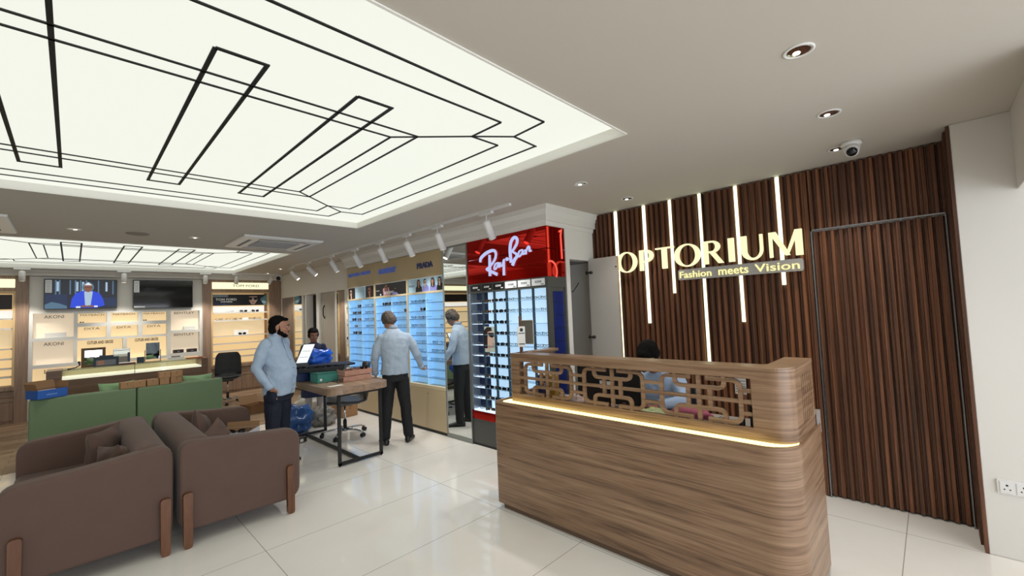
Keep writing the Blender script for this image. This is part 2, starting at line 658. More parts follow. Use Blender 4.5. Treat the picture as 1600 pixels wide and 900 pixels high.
# fluted walnut wall with the flush hidden door
def flutes(mb, y0, y1, z0, z1, xb, T=None, per=0.0585):
    y = y0
    pts = []
    while y < y1 - 1e-6:
        e = min(y + per, y1)
        for t, d in ((0.0, 0.0), (0.10, 0.0), (0.20, 0.038), (0.58, 0.038), (0.66, 0.018), (0.94, 0.018)):
            yy = y + per * t
            if yy < e:
                pts.append((yy, xb - 0.012 - d))
        y = e
    pts.append((y1, xb - 0.012))
    n = len(pts)
    vs = [(x, yy, z0) for yy, x in pts] + [(x, yy, z1) for yy, x in pts]
    if T:
        vs = [T(*v) for v in vs]
    mb.add(vs, [(i, i + 1, n + i + 1, n + i) for i in range(n - 1)])
    vs = [(xb, y0, z0), (xb, y1, z0), (xb, y0, z1), (xb, y1, z1)]
    # top and bottom caps
    for base, z in ((0, z0), (n, z1)):
        ring = [(x, yy, z) for yy, x in pts] + [(xb, y1, z), (xb, y0, z)]
        if T:
            ring = [T(*v) for v in ring]
        mb.add(ring, [tuple(range(len(ring)))])
mb = MB()
flutes(mb, 0.70, 2.97, 0.012, 2.75, 4.46)
flutes(mb, -0.155, 0.70, 2.235, 2.75, 4.46)
flutes(mb, -0.155, -0.115, 0.012, 2.235, 4.46)
# return of the cladding onto the white pier, stepping forward
mb.box(4.30, 4.44, -0.155, -0.135, 0, 2.75); mb.box(4.16, 4.31, -0.155, -0.125, 0, 2.75)
mb.box(4.045, 4.17, -0.155, -0.138, 0, 2.75)
struct(mb, 'wall_right_cladding', slatm)
mb = MB(); flutes(mb, -0.108, 0.692, 0.015, 2.215, 4.470)
d = struct(mb, 'door_1', slatm)
mb = MB()
mb.box(4.405, 4.425, 0.694, 0.704, 0, 2.235); mb.box(4.405, 4.425, -0.115, 0.704, 2.223, 2.235); mb.box(4.405, 4.425, -0.115, -0.109, 0, 2.235)
struct(mb, 'trim_4', steel_m)
mb = MB(); mb.box(4.452, 4.46, -0.15, 2.97, 0, 0.012); struct(mb, 'baseboard_right', black_m)

# ------------------------------------------------------------------ luminous ceilings
pan_m = M('stretch_film_glow', '#f2f3ec', 0.6, emit='#f4f7ea', es=PANEL_GLOW)
line_m = M('black_inlay', '#0c0c0c', 0.6)
frame_m = M('panel_edge', '#e9e7df', 0.5)


def ceiling_panel(rect, label, cx, cy, bars, hx, hy):
    x0, x1, y0, y1 = rect
    r = root('ceiling_light_panel', label, 'ceiling light', ((x0 + x1) / 2, (y0 + y1) / 2, CZ), 'luminous ceilings')
    mb = MB(); mb.box(x0 - .02, x1 + .02, y0 - .02, y1 + .02, 2.822, 2.84); mb.build('diffuser', pan_m, r)
    mb = MB()
    t = 0.008
    g = .004
    for za, zb, t_ in ((CZ - .002, 2.821, g), (CZ - .008, CZ - .001, t)):
        mb.box(x0 - t_, x0 + g, y0 - t_, y1 + t_, za, zb); mb.box(x1 - g, x1 + t_, y0 - t_, y1 + t_, za, zb)
        mb.box(x0 + g, x1 - g, y0 - t_, y0 + g, za, zb); mb.box(x0 + g, x1 - g, y1 - g, y1 + t_, za, zb)
    mb.build('frame', frame_m, r)
    z0, z1 = 2.816, 2.822
    w = 0.017
    T = TZ(0)
    mb = MB()

    def ln(*pts, w=.013):
        mb.ribbon([(cx + a, cy + b) for a, b in pts], w, z0, z1, T)
    for bx in bars:
        ln((bx - .1, -1.17), (bx + .1, -1.17), (bx + .1, 1.17), (bx - .1, 1.17), (bx - .1, -1.17), w=.019)
    ex = hx - 1.12      # inner rectangle, half length
    for s in (-1, 1):
        # long double lines crossing the bars
        ln((-ex, s * .81), (ex, s * .81)); ln((-ex - .13, s * .93), (ex + .13, s * .93))
        ln((-ex - .4, s * 1.44), (ex + .4, s * 1.44)); ln((-ex - .6, s * 1.62), (ex + .6, s * 1.62))
        for q in (-1, 1):
            e = q * ex
            ln((e, s * .81), (e + q * .40, s * 1.16), (e + q * .62, s * 1.34))
            ln((e + q * .4, s * 1.44), (e + q * .4, s * 1.16), (e + q * .64, s * 1.16))
            ln((e + q * .6, s * 1.62), (e + q * .62, s * 1.34), (e + q * .87, s * 1.32))
    for q in (-1, 1):
        e = q * ex
        ln((e, -.81), (e, .81)); ln((e + q * .13, -.93), (e + q * .13, .93))
        ln((e + q * .64, -1.16), (e + q * .64, 1.16)); ln((e + q * .86, -1.32), (e + q * .86, 1.32))
    mb.build('black_line_inlay', line_m, r)
    return r
ceiling_panel(P1, 'large glowing ceiling panel with black geometric lines above the brown sofas', -0.14, 3.28, (-1.34, -0.70, -0.03, 0.655, 1.29), 2.71, 1.9)
ceiling_panel(P2, 'smaller glowing ceiling panel with black lines near the television wall', 0.62, 9.53, (-0.64, 0, 0.64), 2.03, 1.9)


# ------------------------------------------------------------------ optorium wall: strips, sign, tagline
STR = [(2.573, .93, 'leftmost, running down behind the open closet door'), (2.218, 1.451, 'second from the left, through the letter P'),
       (1.918, 1.763, 'third from the left, beside the letter T'), (1.61, .93, 'tallest, reaching down behind the counter'),
       (1.272, 1.455, 'fifth from the left, between I and U'), (0.925, 1.78, 'rightmost, through the letter M and ending highest but one')]
STR[5] = (0.925, 1.78, 'rightmost, crossing the letter M')
for y, z, w_ in STR:
    mb = MB()
    mb.box(4.405, 4.43, y - .0145, y + .0145, z, 2.75)
    r = mb.build('led_strip_light', led_m)
    tag(r, 'white vertical light strip on the fluted wall, ' + w_, 'light strip', 'vertical light strips')

sgn = root('shop_sign', 'glowing cream capital letters OPTORIUM across the fluted walnut wall', 'sign', (4.35, 1.65, 2.02))
SY0 = 2.556


def letter(pieces, y_left, wid, z0=2.027, h=0.225):
    mbx = MB()
    T0 = lambda u, v, w: (4.385 - w, y_left - u * wid, z0 + v * h)
    for kind, dat in pieces:
        if kind == 'p':
            mbx.prism(dat, 0, 0.03, T0)
        else:   # ring: outer, inner lists
            o_, i_ = dat
            n = len(o_)
            vs = [T0(u, v, w) for w in (0, 0.03) for u, v in o_] + [T0(u, v, w) for w in (0, 0.03) for u, v in i_]
            closed = kind == 'r'
            fs = []
            for a in range(n if closed else n - 1):
                b = (a + 1) % n
                fs += [(n + a, n + b, 3 * n + b, 3 * n + a), (a, b, 2 * n + b, 2 * n + a), (a, b, n + b, n + a), (2 * n + a, 2 * n + b, 3 * n + b, 3 * n + a)]
            mbx.add(vs, fs)
    mbx.build('letter', sign_m, sgn)


Oo = [('r', (ellp(.5, .5, .52, .52, 36), ellp(.5, .5, .33, .46, 36)))]
stem = lambda a, b, v0=0, v1=1: ('p', [(a, v0), (b, v0), (b, v1), (a, v1)])
letter(Oo, 2.552, .240)
bowlP = ('b', ([(0.25, 1)] + ellp(.5, .70, .5, .30, 14, pi / 2, -pi / 2) + [(0.25, .40)], [(0.25, .93)] + ellp(.45, .70, .27, .23, 14, pi / 2, -pi / 2) + [(0.25, .47)]))
letter([stem(0, .25), bowlP], 2.272, .160)
letter([('p', [(0, .93), (1, .93), (1, 1), (0, 1)]), stem(.34, .60, 0, .93)], 2.084, .2)
letter(Oo, 1.876, .253)
bowlR = ('b', ([(0.22, 1)] + ellp(.45, .74, .40, .26, 14, pi / 2, -pi / 2) + [(0.22, .48)], [(0.22, .93)] + ellp(.42, .74, .20, .19, 14, pi / 2, -pi / 2) + [(0.22, .55)]))
letter([stem(0, .22), bowlR, ('p', [(.30, .50), (.55, .52), (1.0, 0), (.74, 0)])], 1.584, .182)
letter([stem(0, 1)], 1.354, .05)
outU = [(0, 1), (0, .42)] + ellp(.5, .40, .5, .42, 14, pi, 2 * pi) + [(1, .42), (1, 1)]
inU = [(.27, 1), (.27, .42)] + ellp(.565, .40, .30, .33, 14, pi, 2 * pi) + [(.87, .42), (.87, 1)]
letter([('b', (outU, inU))], 1.243, .182)
letter([stem(0, .10), stem(.79, 1.0), ('p', [(0, 1), (.22, 1), (.62, .04), (.48, .04)]), ('p', [(.48, .04), (.56, .04), (.92, 1), (.80, 1)])], 1.011, .252)

tg = root('tagline_sign', 'grey rounded acrylic plaque reading Fashion meets Vision under the big letters', 'sign', (4.35, 1.3, 1.885))
mb = MB(); mb.prism(rrect(0, 0, 1.083, .108, .02), 0, 0.02, TX(4.36, 1.842, 1.888)); mb.build('plaque', M('smoked_acrylic', '#a5a29e', 0.25), tg)
for s, u, w, h in (('Fashion', .018, .31, .066), ('meets', .395, .26, .062), ('Vision', .71, .345, .07)):
    mb = text_mb(s, u, .02, w, h, 0.02, 0.03, TX(4.36, 1.842, 1.888), None, bold=0.004)
    mb.build('lettering', M('tagline_glow', '#ffffff', 0.5, emit='#fff3a8', es=.9), tg)

# ------------------------------------------------------------------ open closet
c = root('closet_door', 'pale closet door swung open against the fluted wall on two hinges', 'door', (4.31, 2.72, 0.1))
mb = MB(); mb.box(4.30, 4.318, 2.515, 2.905, .02, 2.222); dp_ = mb.build('door_panel', M('pale_laminate', '#bdb8b1', 0.5), c, .002)
mb = MB(); mb.box(4.30, 4.318, 2.509, 2.515, .02, 2.222); mb.build('edge_band', M('edge_oak', '#b28d5c', .5), dp_)
for z in (2.06, 1.3, .5):
    mb = MB(); mb.cyl((4.297, 2.86, z), (4.28, 2.86, z), .018); mb.box(4.275, 4.30, 2.86, 2.935, z - .008, z + .008); mb.cyl((4.30, 2.93, z - .025), (4.30, 2.93, z + .025), .008)
    mb.build('hinge', M('hinge_metal', '#4d4a47', .4, .8), dp_)
mb = MB(); mb.cyl((4.30, 2.53, 2.10), (4.29, 2.53, 2.10), .008); mb.build('lock', dark_m, c)
rt = MB(); rt.box(3.96, 4.06, 3.0, 3.12, 2.03, 2.10); rt.box(3.96, 4.0, 3.0, 3.05, 1.93, 2.03)
rt.tube([(3.98, 3.02, 1.95), (4.0, 3.0, 1.86), (4.1, 3.0, 1.84), (4.2, 3.02, 1.9), (4.28, 3.04, 1.95)], .005, 6)
tag(rt.build('network_router', dark_m), 'black router with hanging cable inside the open closet', 'router')

# socket on the white pier
so = root('wall_socket', 'white double power socket plate on the white wall at the right edge', 'socket', (4.05, -.30, .30))
Ts = TX(4.05, -.215, .395)
mb = MB(); mb.prism(rrect(0, 0, .15, .085, .006), 0, .012, Ts); mb.build('plate', white_plastic, so)
mb = MB(); mb.prism(rrect(.012, .008, .07, .076, .004), .012, .017, Ts); mb.prism(rrect(.08, .008, .14, .076, .004), .012, .017, Ts); mb.build('socket_face', white_plastic, so)
mb = MB()
for u in (.041, .11):
    mb.prism(ellp(u, .055, .006, .006, 10), .017, .0175, Ts); mb.prism(ellp(u - .012, .03, .004, .004, 10), .017, .0175, Ts); mb.prism(ellp(u + .012, .03, .004, .004, 10), .017, .0175, Ts)
mb.build('pin_holes', black_m, so)

# ------------------------------------------------------------------ ceiling fittings
def downlight(x, y, label, on=True):
    r = root('downlight', label, 'downlight', (x, y, CZ - .004), 'recessed downlights')
    mb = MB(); mb.lathe([(.062, 0), (.062, -.004), (.052, -.006), (.05, .0)], (x, y, CZ), 24); mb.build('rim', white_plastic, r)
    mb = MB(); mb.lathe([(.05, -.003), (.045, -.0035), (.03, -.005), (.0005, -.005)], (x, y, CZ), 20); rf_ = mb.build('reflector', M('reflector', '#e8e8e8', 0.08, 1.0), r)
    mb = MB(); mb.lathe([(.016, -.005), (.014, -.008), (.0005, -.0085)], (x + .008, y + .01, CZ), 14); mb.build('bulb', M('downlight_glow', '#ffffff', .4, emit='#fff6e6', es=3), rf_)
    return r
for x, y, l in ((2.263, .353, 'large downlight nearest the camera in the plain ceiling at the right'), (3.178, .37, 'round downlight above the right end of the counter'),
                (3.99, .43, 'small downlight partly hidden behind the dome camera'), (3.173, 2.182, 'downlight above the counter near the track end'),
                (4.003, 2.184, 'downlight close to the fluted wall above the closet door'), (.005, 6.82, 'left downlight of the pair between the two glowing ceiling panels'),
                (1.095, 6.763, 'right downlight of the pair between the two glowing ceiling panels'), (3.153, 10.086, 'downlight beside the corner of the far glowing panel'),
                (3.208, 11.157, 'farthest downlight, in the corner by the round camera')):
    downlight(x, y, l)
for x, y in ((2.263, .353), (3.178, .37), (3.99, .43), (3.173, 2.182), (4.003, 2.184), (.005, 6.82), (1.095, 6.763), (3.153, 10.086)):
    light('downlight_fill', 'SPOT', (x, y, CZ - .03), DOWN_W, (1, .95, .87), .04, (0, 0, 0), spot=radians(100), blend=.9)  # fill spots added under the downlights, many of which are really off
sp = MB(); sp.lathe([(.11, 0), (.11, -.006), (.10, -.010), (.0005, -.011)], (.541, 6.8, CZ), 28)
tag(sp.build('ceiling_speaker', M('grille_grey', '#8c857d', .7)), 'round grey speaker grille between two downlights', 'speaker')


def cassette(x0, x1, y0, y1, label):
    r = root('ceiling_air_conditioner', label, 'air conditioner', ((x0 + x1) / 2, (y0 + y1) / 2, CZ - .03), 'cassette air conditioners')
    cx, cy, hx, hy = (x0 + x1) / 2, (y0 + y1) / 2, (x1 - x0) / 2, (y1 - y0) / 2
    rings = []
    for k, z in ((1, 0), (.99, -.022), (.93, -.032), (.60, -.032), (.58, -.022), (.56, -.022)):
        rings.append([(cx + a * hx * k, cy + b * hy * k, CZ + z) for a, b in ((-1, -1), (1, -1), (1, 1), (-1, 1))])
    mb = MB(); mb.loft(rings, 0, False); mb.build('fascia', white_plastic, r, .004)
    mb = MB(); mb.box(cx - .52 * hx, cx + .52 * hx, cy - .52 * hy, cy + .52 * hy, CZ - .034, CZ - .02)
    for i in range(16):
        yy = cy - .5 * hy + hy * i / 15
        mb.box(cx - .5 * hx, cx + .5 * hx, yy - .006, yy + .006, CZ - .037, CZ - .034)
    mb.build('intake_grille', M('grille', '#a9a7a6', .6), r)
    for s, ax in ((-1, 0), (1, 0), (-1, 1), (1, 1)):
        mb = MB()
        if ax:
            mb.box(cx + s * .76 * hx - .02, cx + s * .76 * hx + .02, cy - .6 * hy, cy + .6 * hy, CZ - .034, CZ - .030)
        else:
            mb.box(cx - .6 * hx, cx + .6 * hx, cy + s * .76 * hy - .02, cy + s * .76 * hy + .02, CZ - .034, CZ - .030)
        mb.build('air_flap', M('flap_grey', '#6f6d6e', .6), r)
cassette(1.52, 2.52, 6.2, 7.25, 'square white air conditioner unit between the ceiling panels, right of the speaker')
cassette(-1.45, -.44, 6.25, 7.3, 'square white air conditioner unit cut by the left edge of the view')

dc = root('dome_camera', 'white dome security camera on the ceiling above the fluted wall', 'security camera', (3.88, .33, CZ - .1))
mb = MB(); mb.lathe([(.062, 0), (.062, -.022), (.056, -.03), (.05, -.03)], (3.9, .34, CZ), 24); mb.build('base', white_plastic, dc)
mb = MB(); mb.ell((3.895, .34, CZ - .045), (.05, .05, .05)); mb.tube([(3.89, .34, CZ - .05), (3.845, .335, CZ - .085)], [.046, .04], 20); hs_ = mb.build('housing', white_plastic, dc)
mb = MB(); mb.tube([(3.846, .335, CZ - .084), (3.835, .334, CZ - .093)], [.034, .03], 18); mb.build('lens', M('lens_black', '#0b0c10', .1), hs_)
bc = root('dome_camera', 'small white camera with black lens in the far ceiling corner above the cabinet', 'security camera', (3.49, 11.3, CZ - .14))
mb = MB(); mb.lathe([(.06, 0), (.06, -.03), (.045, -.05), (.045, -.09)], (3.49, 11.3, CZ), 18); mb.build('base', white_plastic, bc)
mb = MB(); mb.ell((3.47, 11.25, CZ - .11), (.05, .05, .05)); mb.build('lens', M('lens_black', '#0b0c10', .1), bc)


def track_head(x, y, label, aim, zc=2.745, l=.19, drop=.11, lit=True):
    """box on the track, stem, cylindrical spot head"""
    r = root('track_spotlight', label, 'spotlight', (x, y, zc - .3), 'track spotlights')
    mb = MB(); mb.box(x - .022, x + .022, y - .10, y + .10, zc - .04, zc - .012) if abs(aim[0]) > .3 else mb.box(x - .10, x + .10, y - .022, y + .022, zc - .04, zc - .012)
    mb.build('adapter', white_plastic, r, .003)
    mb = MB(); mb.cyl((x, y, zc - .04), (x, y, zc - drop), .008, seg=10); mb.build('stem', white_plastic, r)
    a = Vector(aim).normalized(); p = Vector((x, y, zc - drop + .02))
    mb = MB(); mb.tube([p - a * .02, p, p + a * l, p + a * (l + .0)], [.030, .042, .042, .036], 20); lh_ = mb.build('lamp_head', white_plastic, r)
    mb = MB(); mb.tube([p + a * (l - .004), p + a * (l + .003)], [.034, .034], 18)
    mb.build('lamp_face', M('spot_glow', '#ffffff', .5, emit='#fff3df', es=2.4) if lit else M('spot_rim', '#bdbbb8', .4), lh_)
    return p + a * (l + .02), a
mb = MB(); mb.box(3.15 - .017, 3.15 + .017, 3.05, 9.45, CZ - .025, CZ)
tag(mb.build('lighting_track', white_plastic), 'long white ceiling track above the wall of frame displays', 'lighting track')
words = ['nearest the red header', 'second from the red header', 'third from the red header', 'fourth from the red header', 'fifth from the red header', 'sixth from the red header', 'seventh from the red header', 'farthest, above the mirrors']
aims = [(.25, .1, -1), (.2, .1, -1), (.22, .05, -1), (.2, .05, -1), (.25, .0, -1), (.25, -.1, -1), (.55, -.45, -.8), (.5, -.5, -.9)]
for (y, w_, a) in zip((3.42, 4.32, 5.03, 5.75, 6.55, 7.45, 8.5, 9.4), words, aims):
    p, d_ = track_head(3.15, y, 'white cylinder spotlight on the long track, ' + w_, (a[0] * 1.2 + .31 * 0 + .31 * (abs(a[0]) < .31), a[1], a[2]), drop=.14, l=.2)
    q = Vector((-.15, 0.0, -1)).to_track_quat('-Z', 'Y').to_euler()
    light('track_beam', 'SPOT', p, TRACK_W, (1, .97, .93), .05, q, spot=radians(115), blend=1.0)
mb = MB(); mb.box(-4.5, 3.5, 11.28 - .017, 11.28 + .017, CZ - .025, CZ)
tag(mb.build('lighting_track', white_plastic), 'white ceiling track in front of the television wall', 'lighting track')
for x, w_, a in ((-.62, 'left of the first television', (0, .3, -1)), (.70, 'between the two televisions, shining down', (0, .12, -1)), (2.02, 'right of the dark television', (0, .3, -1)), (2.62, 'in front of the lit header box', (-.1, .45, -1)), (3.34, 'over the right wooden pilaster', (-.5, .3, -1))):
    p, d_ = track_head(x, 11.28, 'white cylinder spotlight on the far track, ' + w_, a, drop=.10, l=.16)
    light('track_beam', 'SPOT', p, TRACK_W * 1.2, (1, .94, .85), .04, Vector((0, .3, -1)).to_track_quat('-Z', 'Y').to_euler(), spot=radians(75), blend=.8)

# ------------------------------------------------------------------ reception counter
rc = root('reception_counter', 'long wood veneer reception counter with pierced lattice screen and glowing ledge', 'counter', (2.9, 1.6, 0))
def path_shape(x0, y_l, y_r, xe, r, rl=0.03):
    """front face path from the left end round the right corner to the end"""
    return fillet([(x0 + .2, y_l), (x0, y_l), (x0, y_r), (xe, y_r)], 1, 1)
def outline(x0, yl, yr, xe, r_right, r_left, n=10):
    pts = []
    pts += [(xe, yl)]
    pts += [(x0 + r_left - r_left * sin(a), yl - r_left + r_left * cos(a)) for a in [pi / 2 * k / n for k in range(n + 1)]]
    pts += [(x0 + r_right - r_right * cos(a), yr + r_right - r_right * sin(a)) for a in [pi / 2 * k / n for k in range(n + 1)]]
    pts += [(xe, yr)]
    return pts
TZ0 = lambda u, v, w: (u, v, w)
po = outline(2.525, 2.735, .535, 3.2, .16, .03)
inner = outline(2.66, 2.60, .67, 3.2, .04, .03)
def shellprism(outer, inner_, z0, z1, mbx, smooth=True):
    n = len(outer)
    vs = [(x, y, z) for z in (z0, z1) for x, y in outer] + [(x, y, z) for z in (z0, z1) for x, y in inner_]
    mbx.add(vs, [(a, a + 1, n + a + 1, n + a) for a in range(n - 1)], 0, smooth)
    mbx.add(vs, [(2 * n + a, 2 * n + a + 1, 3 * n + a + 1, 3 * n + a) for a in range(n - 1)], 0, smooth)
    mbx.add(vs, [(n + a, n + a + 1, 3 * n + a + 1, 3 * n + a) for a in range(n - 1)] + [(a, a + 1, 2 * n + a + 1, 2 * n + a) for a in range(n - 1)]
            + [(0, n, 3 * n, 2 * n), (n - 1, 2 * n - 1, 4 * n - 1, 3 * n - 1)], 0, False)
mb = MB(); shellprism(po, inner, .05, .876, mb); mb.build('front_panel', oak_h, rc)
mb = MB(); shellprism(outline(2.556, 2.70, .57, 3.18, .15, .03), inner, 0, .05, mb); mb.build('plinth', M('plinth_brown', '#6a5442', .5), rc)
# screen
def so_out(d): return outline(2.61 + d, 2.60, .55 + d, 3.15, .11 - d * .6, .012)
SX, TH = 2.61, .03
so_, si_ = so_out(0), so_out(TH)
si_ = [(x, y - (TH if y > 2.5 else 0)) for x, y in si_]
mb = MB()
shellprism(so_, si_, .876, .953, mb); shellprism(so_, si_, 1.222, 1.265, mb)
# solid stiles: left end, right corner
def sub_path(outer, inn, cond):
    idx = [i for i, p in enumerate(outer) if cond(p)]
    return [outer[i] for i in idx], [inn[i] for i in idx]
a_, b_ = sub_path(so_, si_, lambda p: p[1] > 2.5 and p[0] < 3.0)
lo = [(2.74, 2.60)] + a_ + [(2.61, 2.507)]; li = [(2.74, 2.57)] + b_ + [(2.64, 2.507)]
shellprism(lo, li, .953, 1.222, mb)
a_, b_ = sub_path(so_, si_, lambda p: p[1] < .7 and p[0] < 3.0)
lo = [(2.61, .742)] + a_ + [(2.84, .55)]; li = [(2.64, .742)] + b_ + [(2.84, .58)]
shellprism(lo, li, .953, 1.222, mb)
mb.box(3.10, 3.15, .55, .58, .953, 1.222)
mb.build('screen_frame', oak_h, rc)
# lattice: three rounded interlocking modules
S = {
 'S1': [(.368, .272), (.244 - .064 + .03, .262)],
}
DEP = [0.0]
def module(T, mbx, y0, sc=1.0):
    """module in u (to the right) 0..0.465, v 0..0.27"""
    w = .0225
    def st(pts, r=.035, closed=False):
        pts = [(y0 + u * sc, v) for u, v in pts]
        DEP[0] = (DEP[0] + .0004) % .0040
        mbx.ribbon(fillet(pts, r, 5), w, -.026 + DEP[0], -.005 + DEP[0], T)
    st([(.186, .252), (.0, .252), (.0, .016), (.196, .016)], .05); st([(.175, .246), (.175, .28)]); st([(.185, -.01), (.185, .022)])
    st([(.277, .252), (.465, .252), (.465, .016), (.284, .016)], .05); st([(.288, .246), (.288, .28)]); st([(.295, -.01), (.295, .022)])
    st([(.09, .275), (.09, .199), (.379, .199), (.379, .275)], .04)
    st([(.09, .0), (.09, .076), (.379, .076), (.379, .0)], .04)
    st([(.234, -.01), (.234, .28)])
    st([(.170, .076), (.170, .199)]); st([(.298, .076), (.298, .199)])
mb = MB()
Tl = lambda u, v, w: (2.61 - w, 2.507 - u, .953 + v)
for y0 in (.067, .650, 1.242):
    module(Tl, mb, y0)
mb.ribbon([(0, .137), (1.77, .137)], .021, -.0262, -.0056, Tl)
for a, b in ((-.01, .067), (.532, .650), (1.115, 1.242), (1.707, 1.775)):
    for v in (.072, .198):
        mb.ribbon([(a, v), (b, v)], .020, -.0266, -.0060, Tl)
mb.build('lattice_screen', oak_h, rc)
mb = MB()
Te = lambda u, v, w: (2.84 + u, .55 - w, .953 + v)
for k in range(5):
    mb.ribbon([(.035 + k * .05, 0), (.035 + k * .05, .27)], .022, -.026, -.002, Te)
for v in (.065, .135, .205):
    mb.ribbon([(0, v), (.26, v)], .022, -.0265, -.0045, Te)
mb.build('end_lattice', oak_h, rc)
mb = MB()
capo = [(p[0] - .003, p[1] - .003 if p[1] < 1 else p[1] + .003) for p in so_]
capi = outline(2.75, 2.50, .69, 3.15, .03, .01)
shellprism(capo, capi, 1.265, 1.287, mb, False); mb.build('top_cap', oak_h, rc, .002)
mb = MB(); led = outline(2.565, 2.60, .52, 3.0, .15, .02)
shellprism([p for p in outline(2.556, 2.66, .55, 2.66, .14, .02)], [p for p in outline(2.609, 2.60, .56, 2.66, .11, .01)], .876, .888, mb, False); mb.build('light_strip', led_y, rc)
mb = MB(); shellprism(outline(2.525, 2.735, .535, 3.2, .16, .03), outline(2.545, 2.715, .553, 3.2, .145, .02), .876, .886, mb); mb.build('ledge_lip', oak_h, rc)
mb = MB(); mb.box(2.66, 3.25, .60, 2.56, .82, .845); mb.box(3.15, 3.25, .54, .60, .82, .96)
mb.build('desk_top', M('desk_grey', '#8f8781', .45), rc, .002)
mb = MB(); mb.box(3.15, 3.25, .545, .575, .02, .95); mb.box(3.15, 3.25, 2.56, 2.6, .02, .82); mb.build('side_panel', oak_h, rc, .002)
# ------------------------------------------------------------------ pictures on posters and screens
SK = M('print_skin', '#c08a70', .5); SK2 = M('print_skin_pale', '#d9b8a8', .5); HR = M('print_hair', '#2a1c17', .5); HRB = M('print_hair_brown', '#6b4630', .5)
BK = M('print_black', '#121317', .35); WH = M('print_white', '#eef0f2', .4); LIP = M('print_lips', '#a33f3c', .5); TEAL = M('print_teal', '#5f8d96', .4); NAV = M('print_navy', '#23335c', .4)
LBL = M('print_lightblue', '#b9dcf0', .4); LAV = M('print_lavender', '#8e8fd2', .5); PNK = M('print_pink', '#d9a0b0', .5); GRY = M('print_grey', '#7d8288', .5)
PICM = [SK, SK2, HR, HRB, BK, WH, LIP, TEAL, NAV, LBL, LAV, PNK, GRY]


class Pic:
    """flat printed image: thin overlapping shapes, u right, v up"""
    def __init__(self, T, extra=()):
        self.mb, self.T, self.w, self.mats = MB(), T, 0.0, PICM + list(extra)

    def poly(self, pts, m, dw=.0006):
        self.mb.prism(pts, self.w, self.w + dw, self.T, self.mats.index(m)); self.w += dw
        return self

    def rect(self, u0, v0, u1, v1, m): return self.poly([(u0, v0), (u1, v0), (u1, v1), (u0, v1)], m)
    def ell(self, cu, cv, ru, rv, m, n=18): return self.poly(ellp(cu, cv, ru, rv, n), m)

    def text(self, s, u, v, w, h, m, bold=.02):
        text_mb(s, u, v, w, h, self.w, self.w + .0006, self.T, self.mb, self.mats.index(m), bold); self.w += .0006
        return self

    def head(self, cu, cv, r, skin=None, hair=None, long=True, glasses=True, turn=0.0, top=None):
        skin = skin or SK; hair = hair or HR
        if long:
            self.poly([(cu - 1.15 * r, cv - 1.7 * r), (cu - 1.2 * r, cv + .4 * r), (cu - .8 * r, cv + 1.25 * r), (cu, cv + 1.5 * r), (cu + .8 * r, cv + 1.2 * r), (cu + 1.15 * r, cv + .3 * r), (cu + 1.1 * r, cv - 1.6 * r), (cu + .5 * r, cv - 1.9 * r), (cu - .5 * r, cv - 1.9 * r)], hair)
        else:
            self.ell(cu - turn * .15 * r, cv + .35 * r, .95 * r, 1.1 * r, hair)
        self.poly([(cu - .35 * r, cv - 1.9 * r), (cu - .3 * r, cv - .7 * r), (cu + .35 * r, cv - .7 * r), (cu + .4 * r, cv - 1.9 * r)], skin)
        tt = turn * r * .15
        self.poly([(cu - .7 * r + tt, cv + .5 * r), (cu - .68 * r + tt, cv - .3 * r), (cu - .4 * r + tt, cv - .9 * r), (cu + tt, cv - 1.15 * r), (cu + .4 * r + tt, cv - .9 * r), (cu + .68 * r + tt, cv - .3 * r), (cu + .7 * r + tt, cv + .5 * r), (cu + .3 * r + tt, cv + .85 * r), (cu - .3 * r + tt, cv + .85 * r)], skin)
        self.poly([(cu + tt * 2 - .06 * r, cv + .05 * r), (cu + tt * 2 + .14 * r, cv - .3 * r), (cu + tt * 2 - .12 * r, cv - .3 * r)], GRY if skin is SK2 else LIP)
        self.ell(cu + tt * 1.6, cv - .62 * r, .25 * r, .09 * r, LIP, 10)
        if glasses:
            for s in (-1, 1):
                self.poly([(cu + tt * 1.4 + s * .08 * r, cv + .22 * r), (cu + tt * 1.4 + s * .68 * r, cv + .28 * r), (cu + tt * 1.4 + s * .6 * r, cv - .12 * r), (cu + tt * 1.4 + s * .2 * r, cv - .14 * r)], BK)
            self.rect(cu + tt * 1.4 - .12 * r, cv + .1 * r, cu + tt * 1.4 + .12 * r, cv + .2 * r, BK)
        return self

    def bust(self, cu, v0, vt, half, m):
        return self.poly([(cu - half, v0), (cu - half * .92, v0 + (vt - v0) * .7), (cu - half * .4, vt), (cu + half * .4, vt), (cu + half * .92, v0 + (vt - v0) * .7), (cu + half, v0)], m)

    def build(self, name, parent):
        return self.mb.build(name, self.mats, parent)


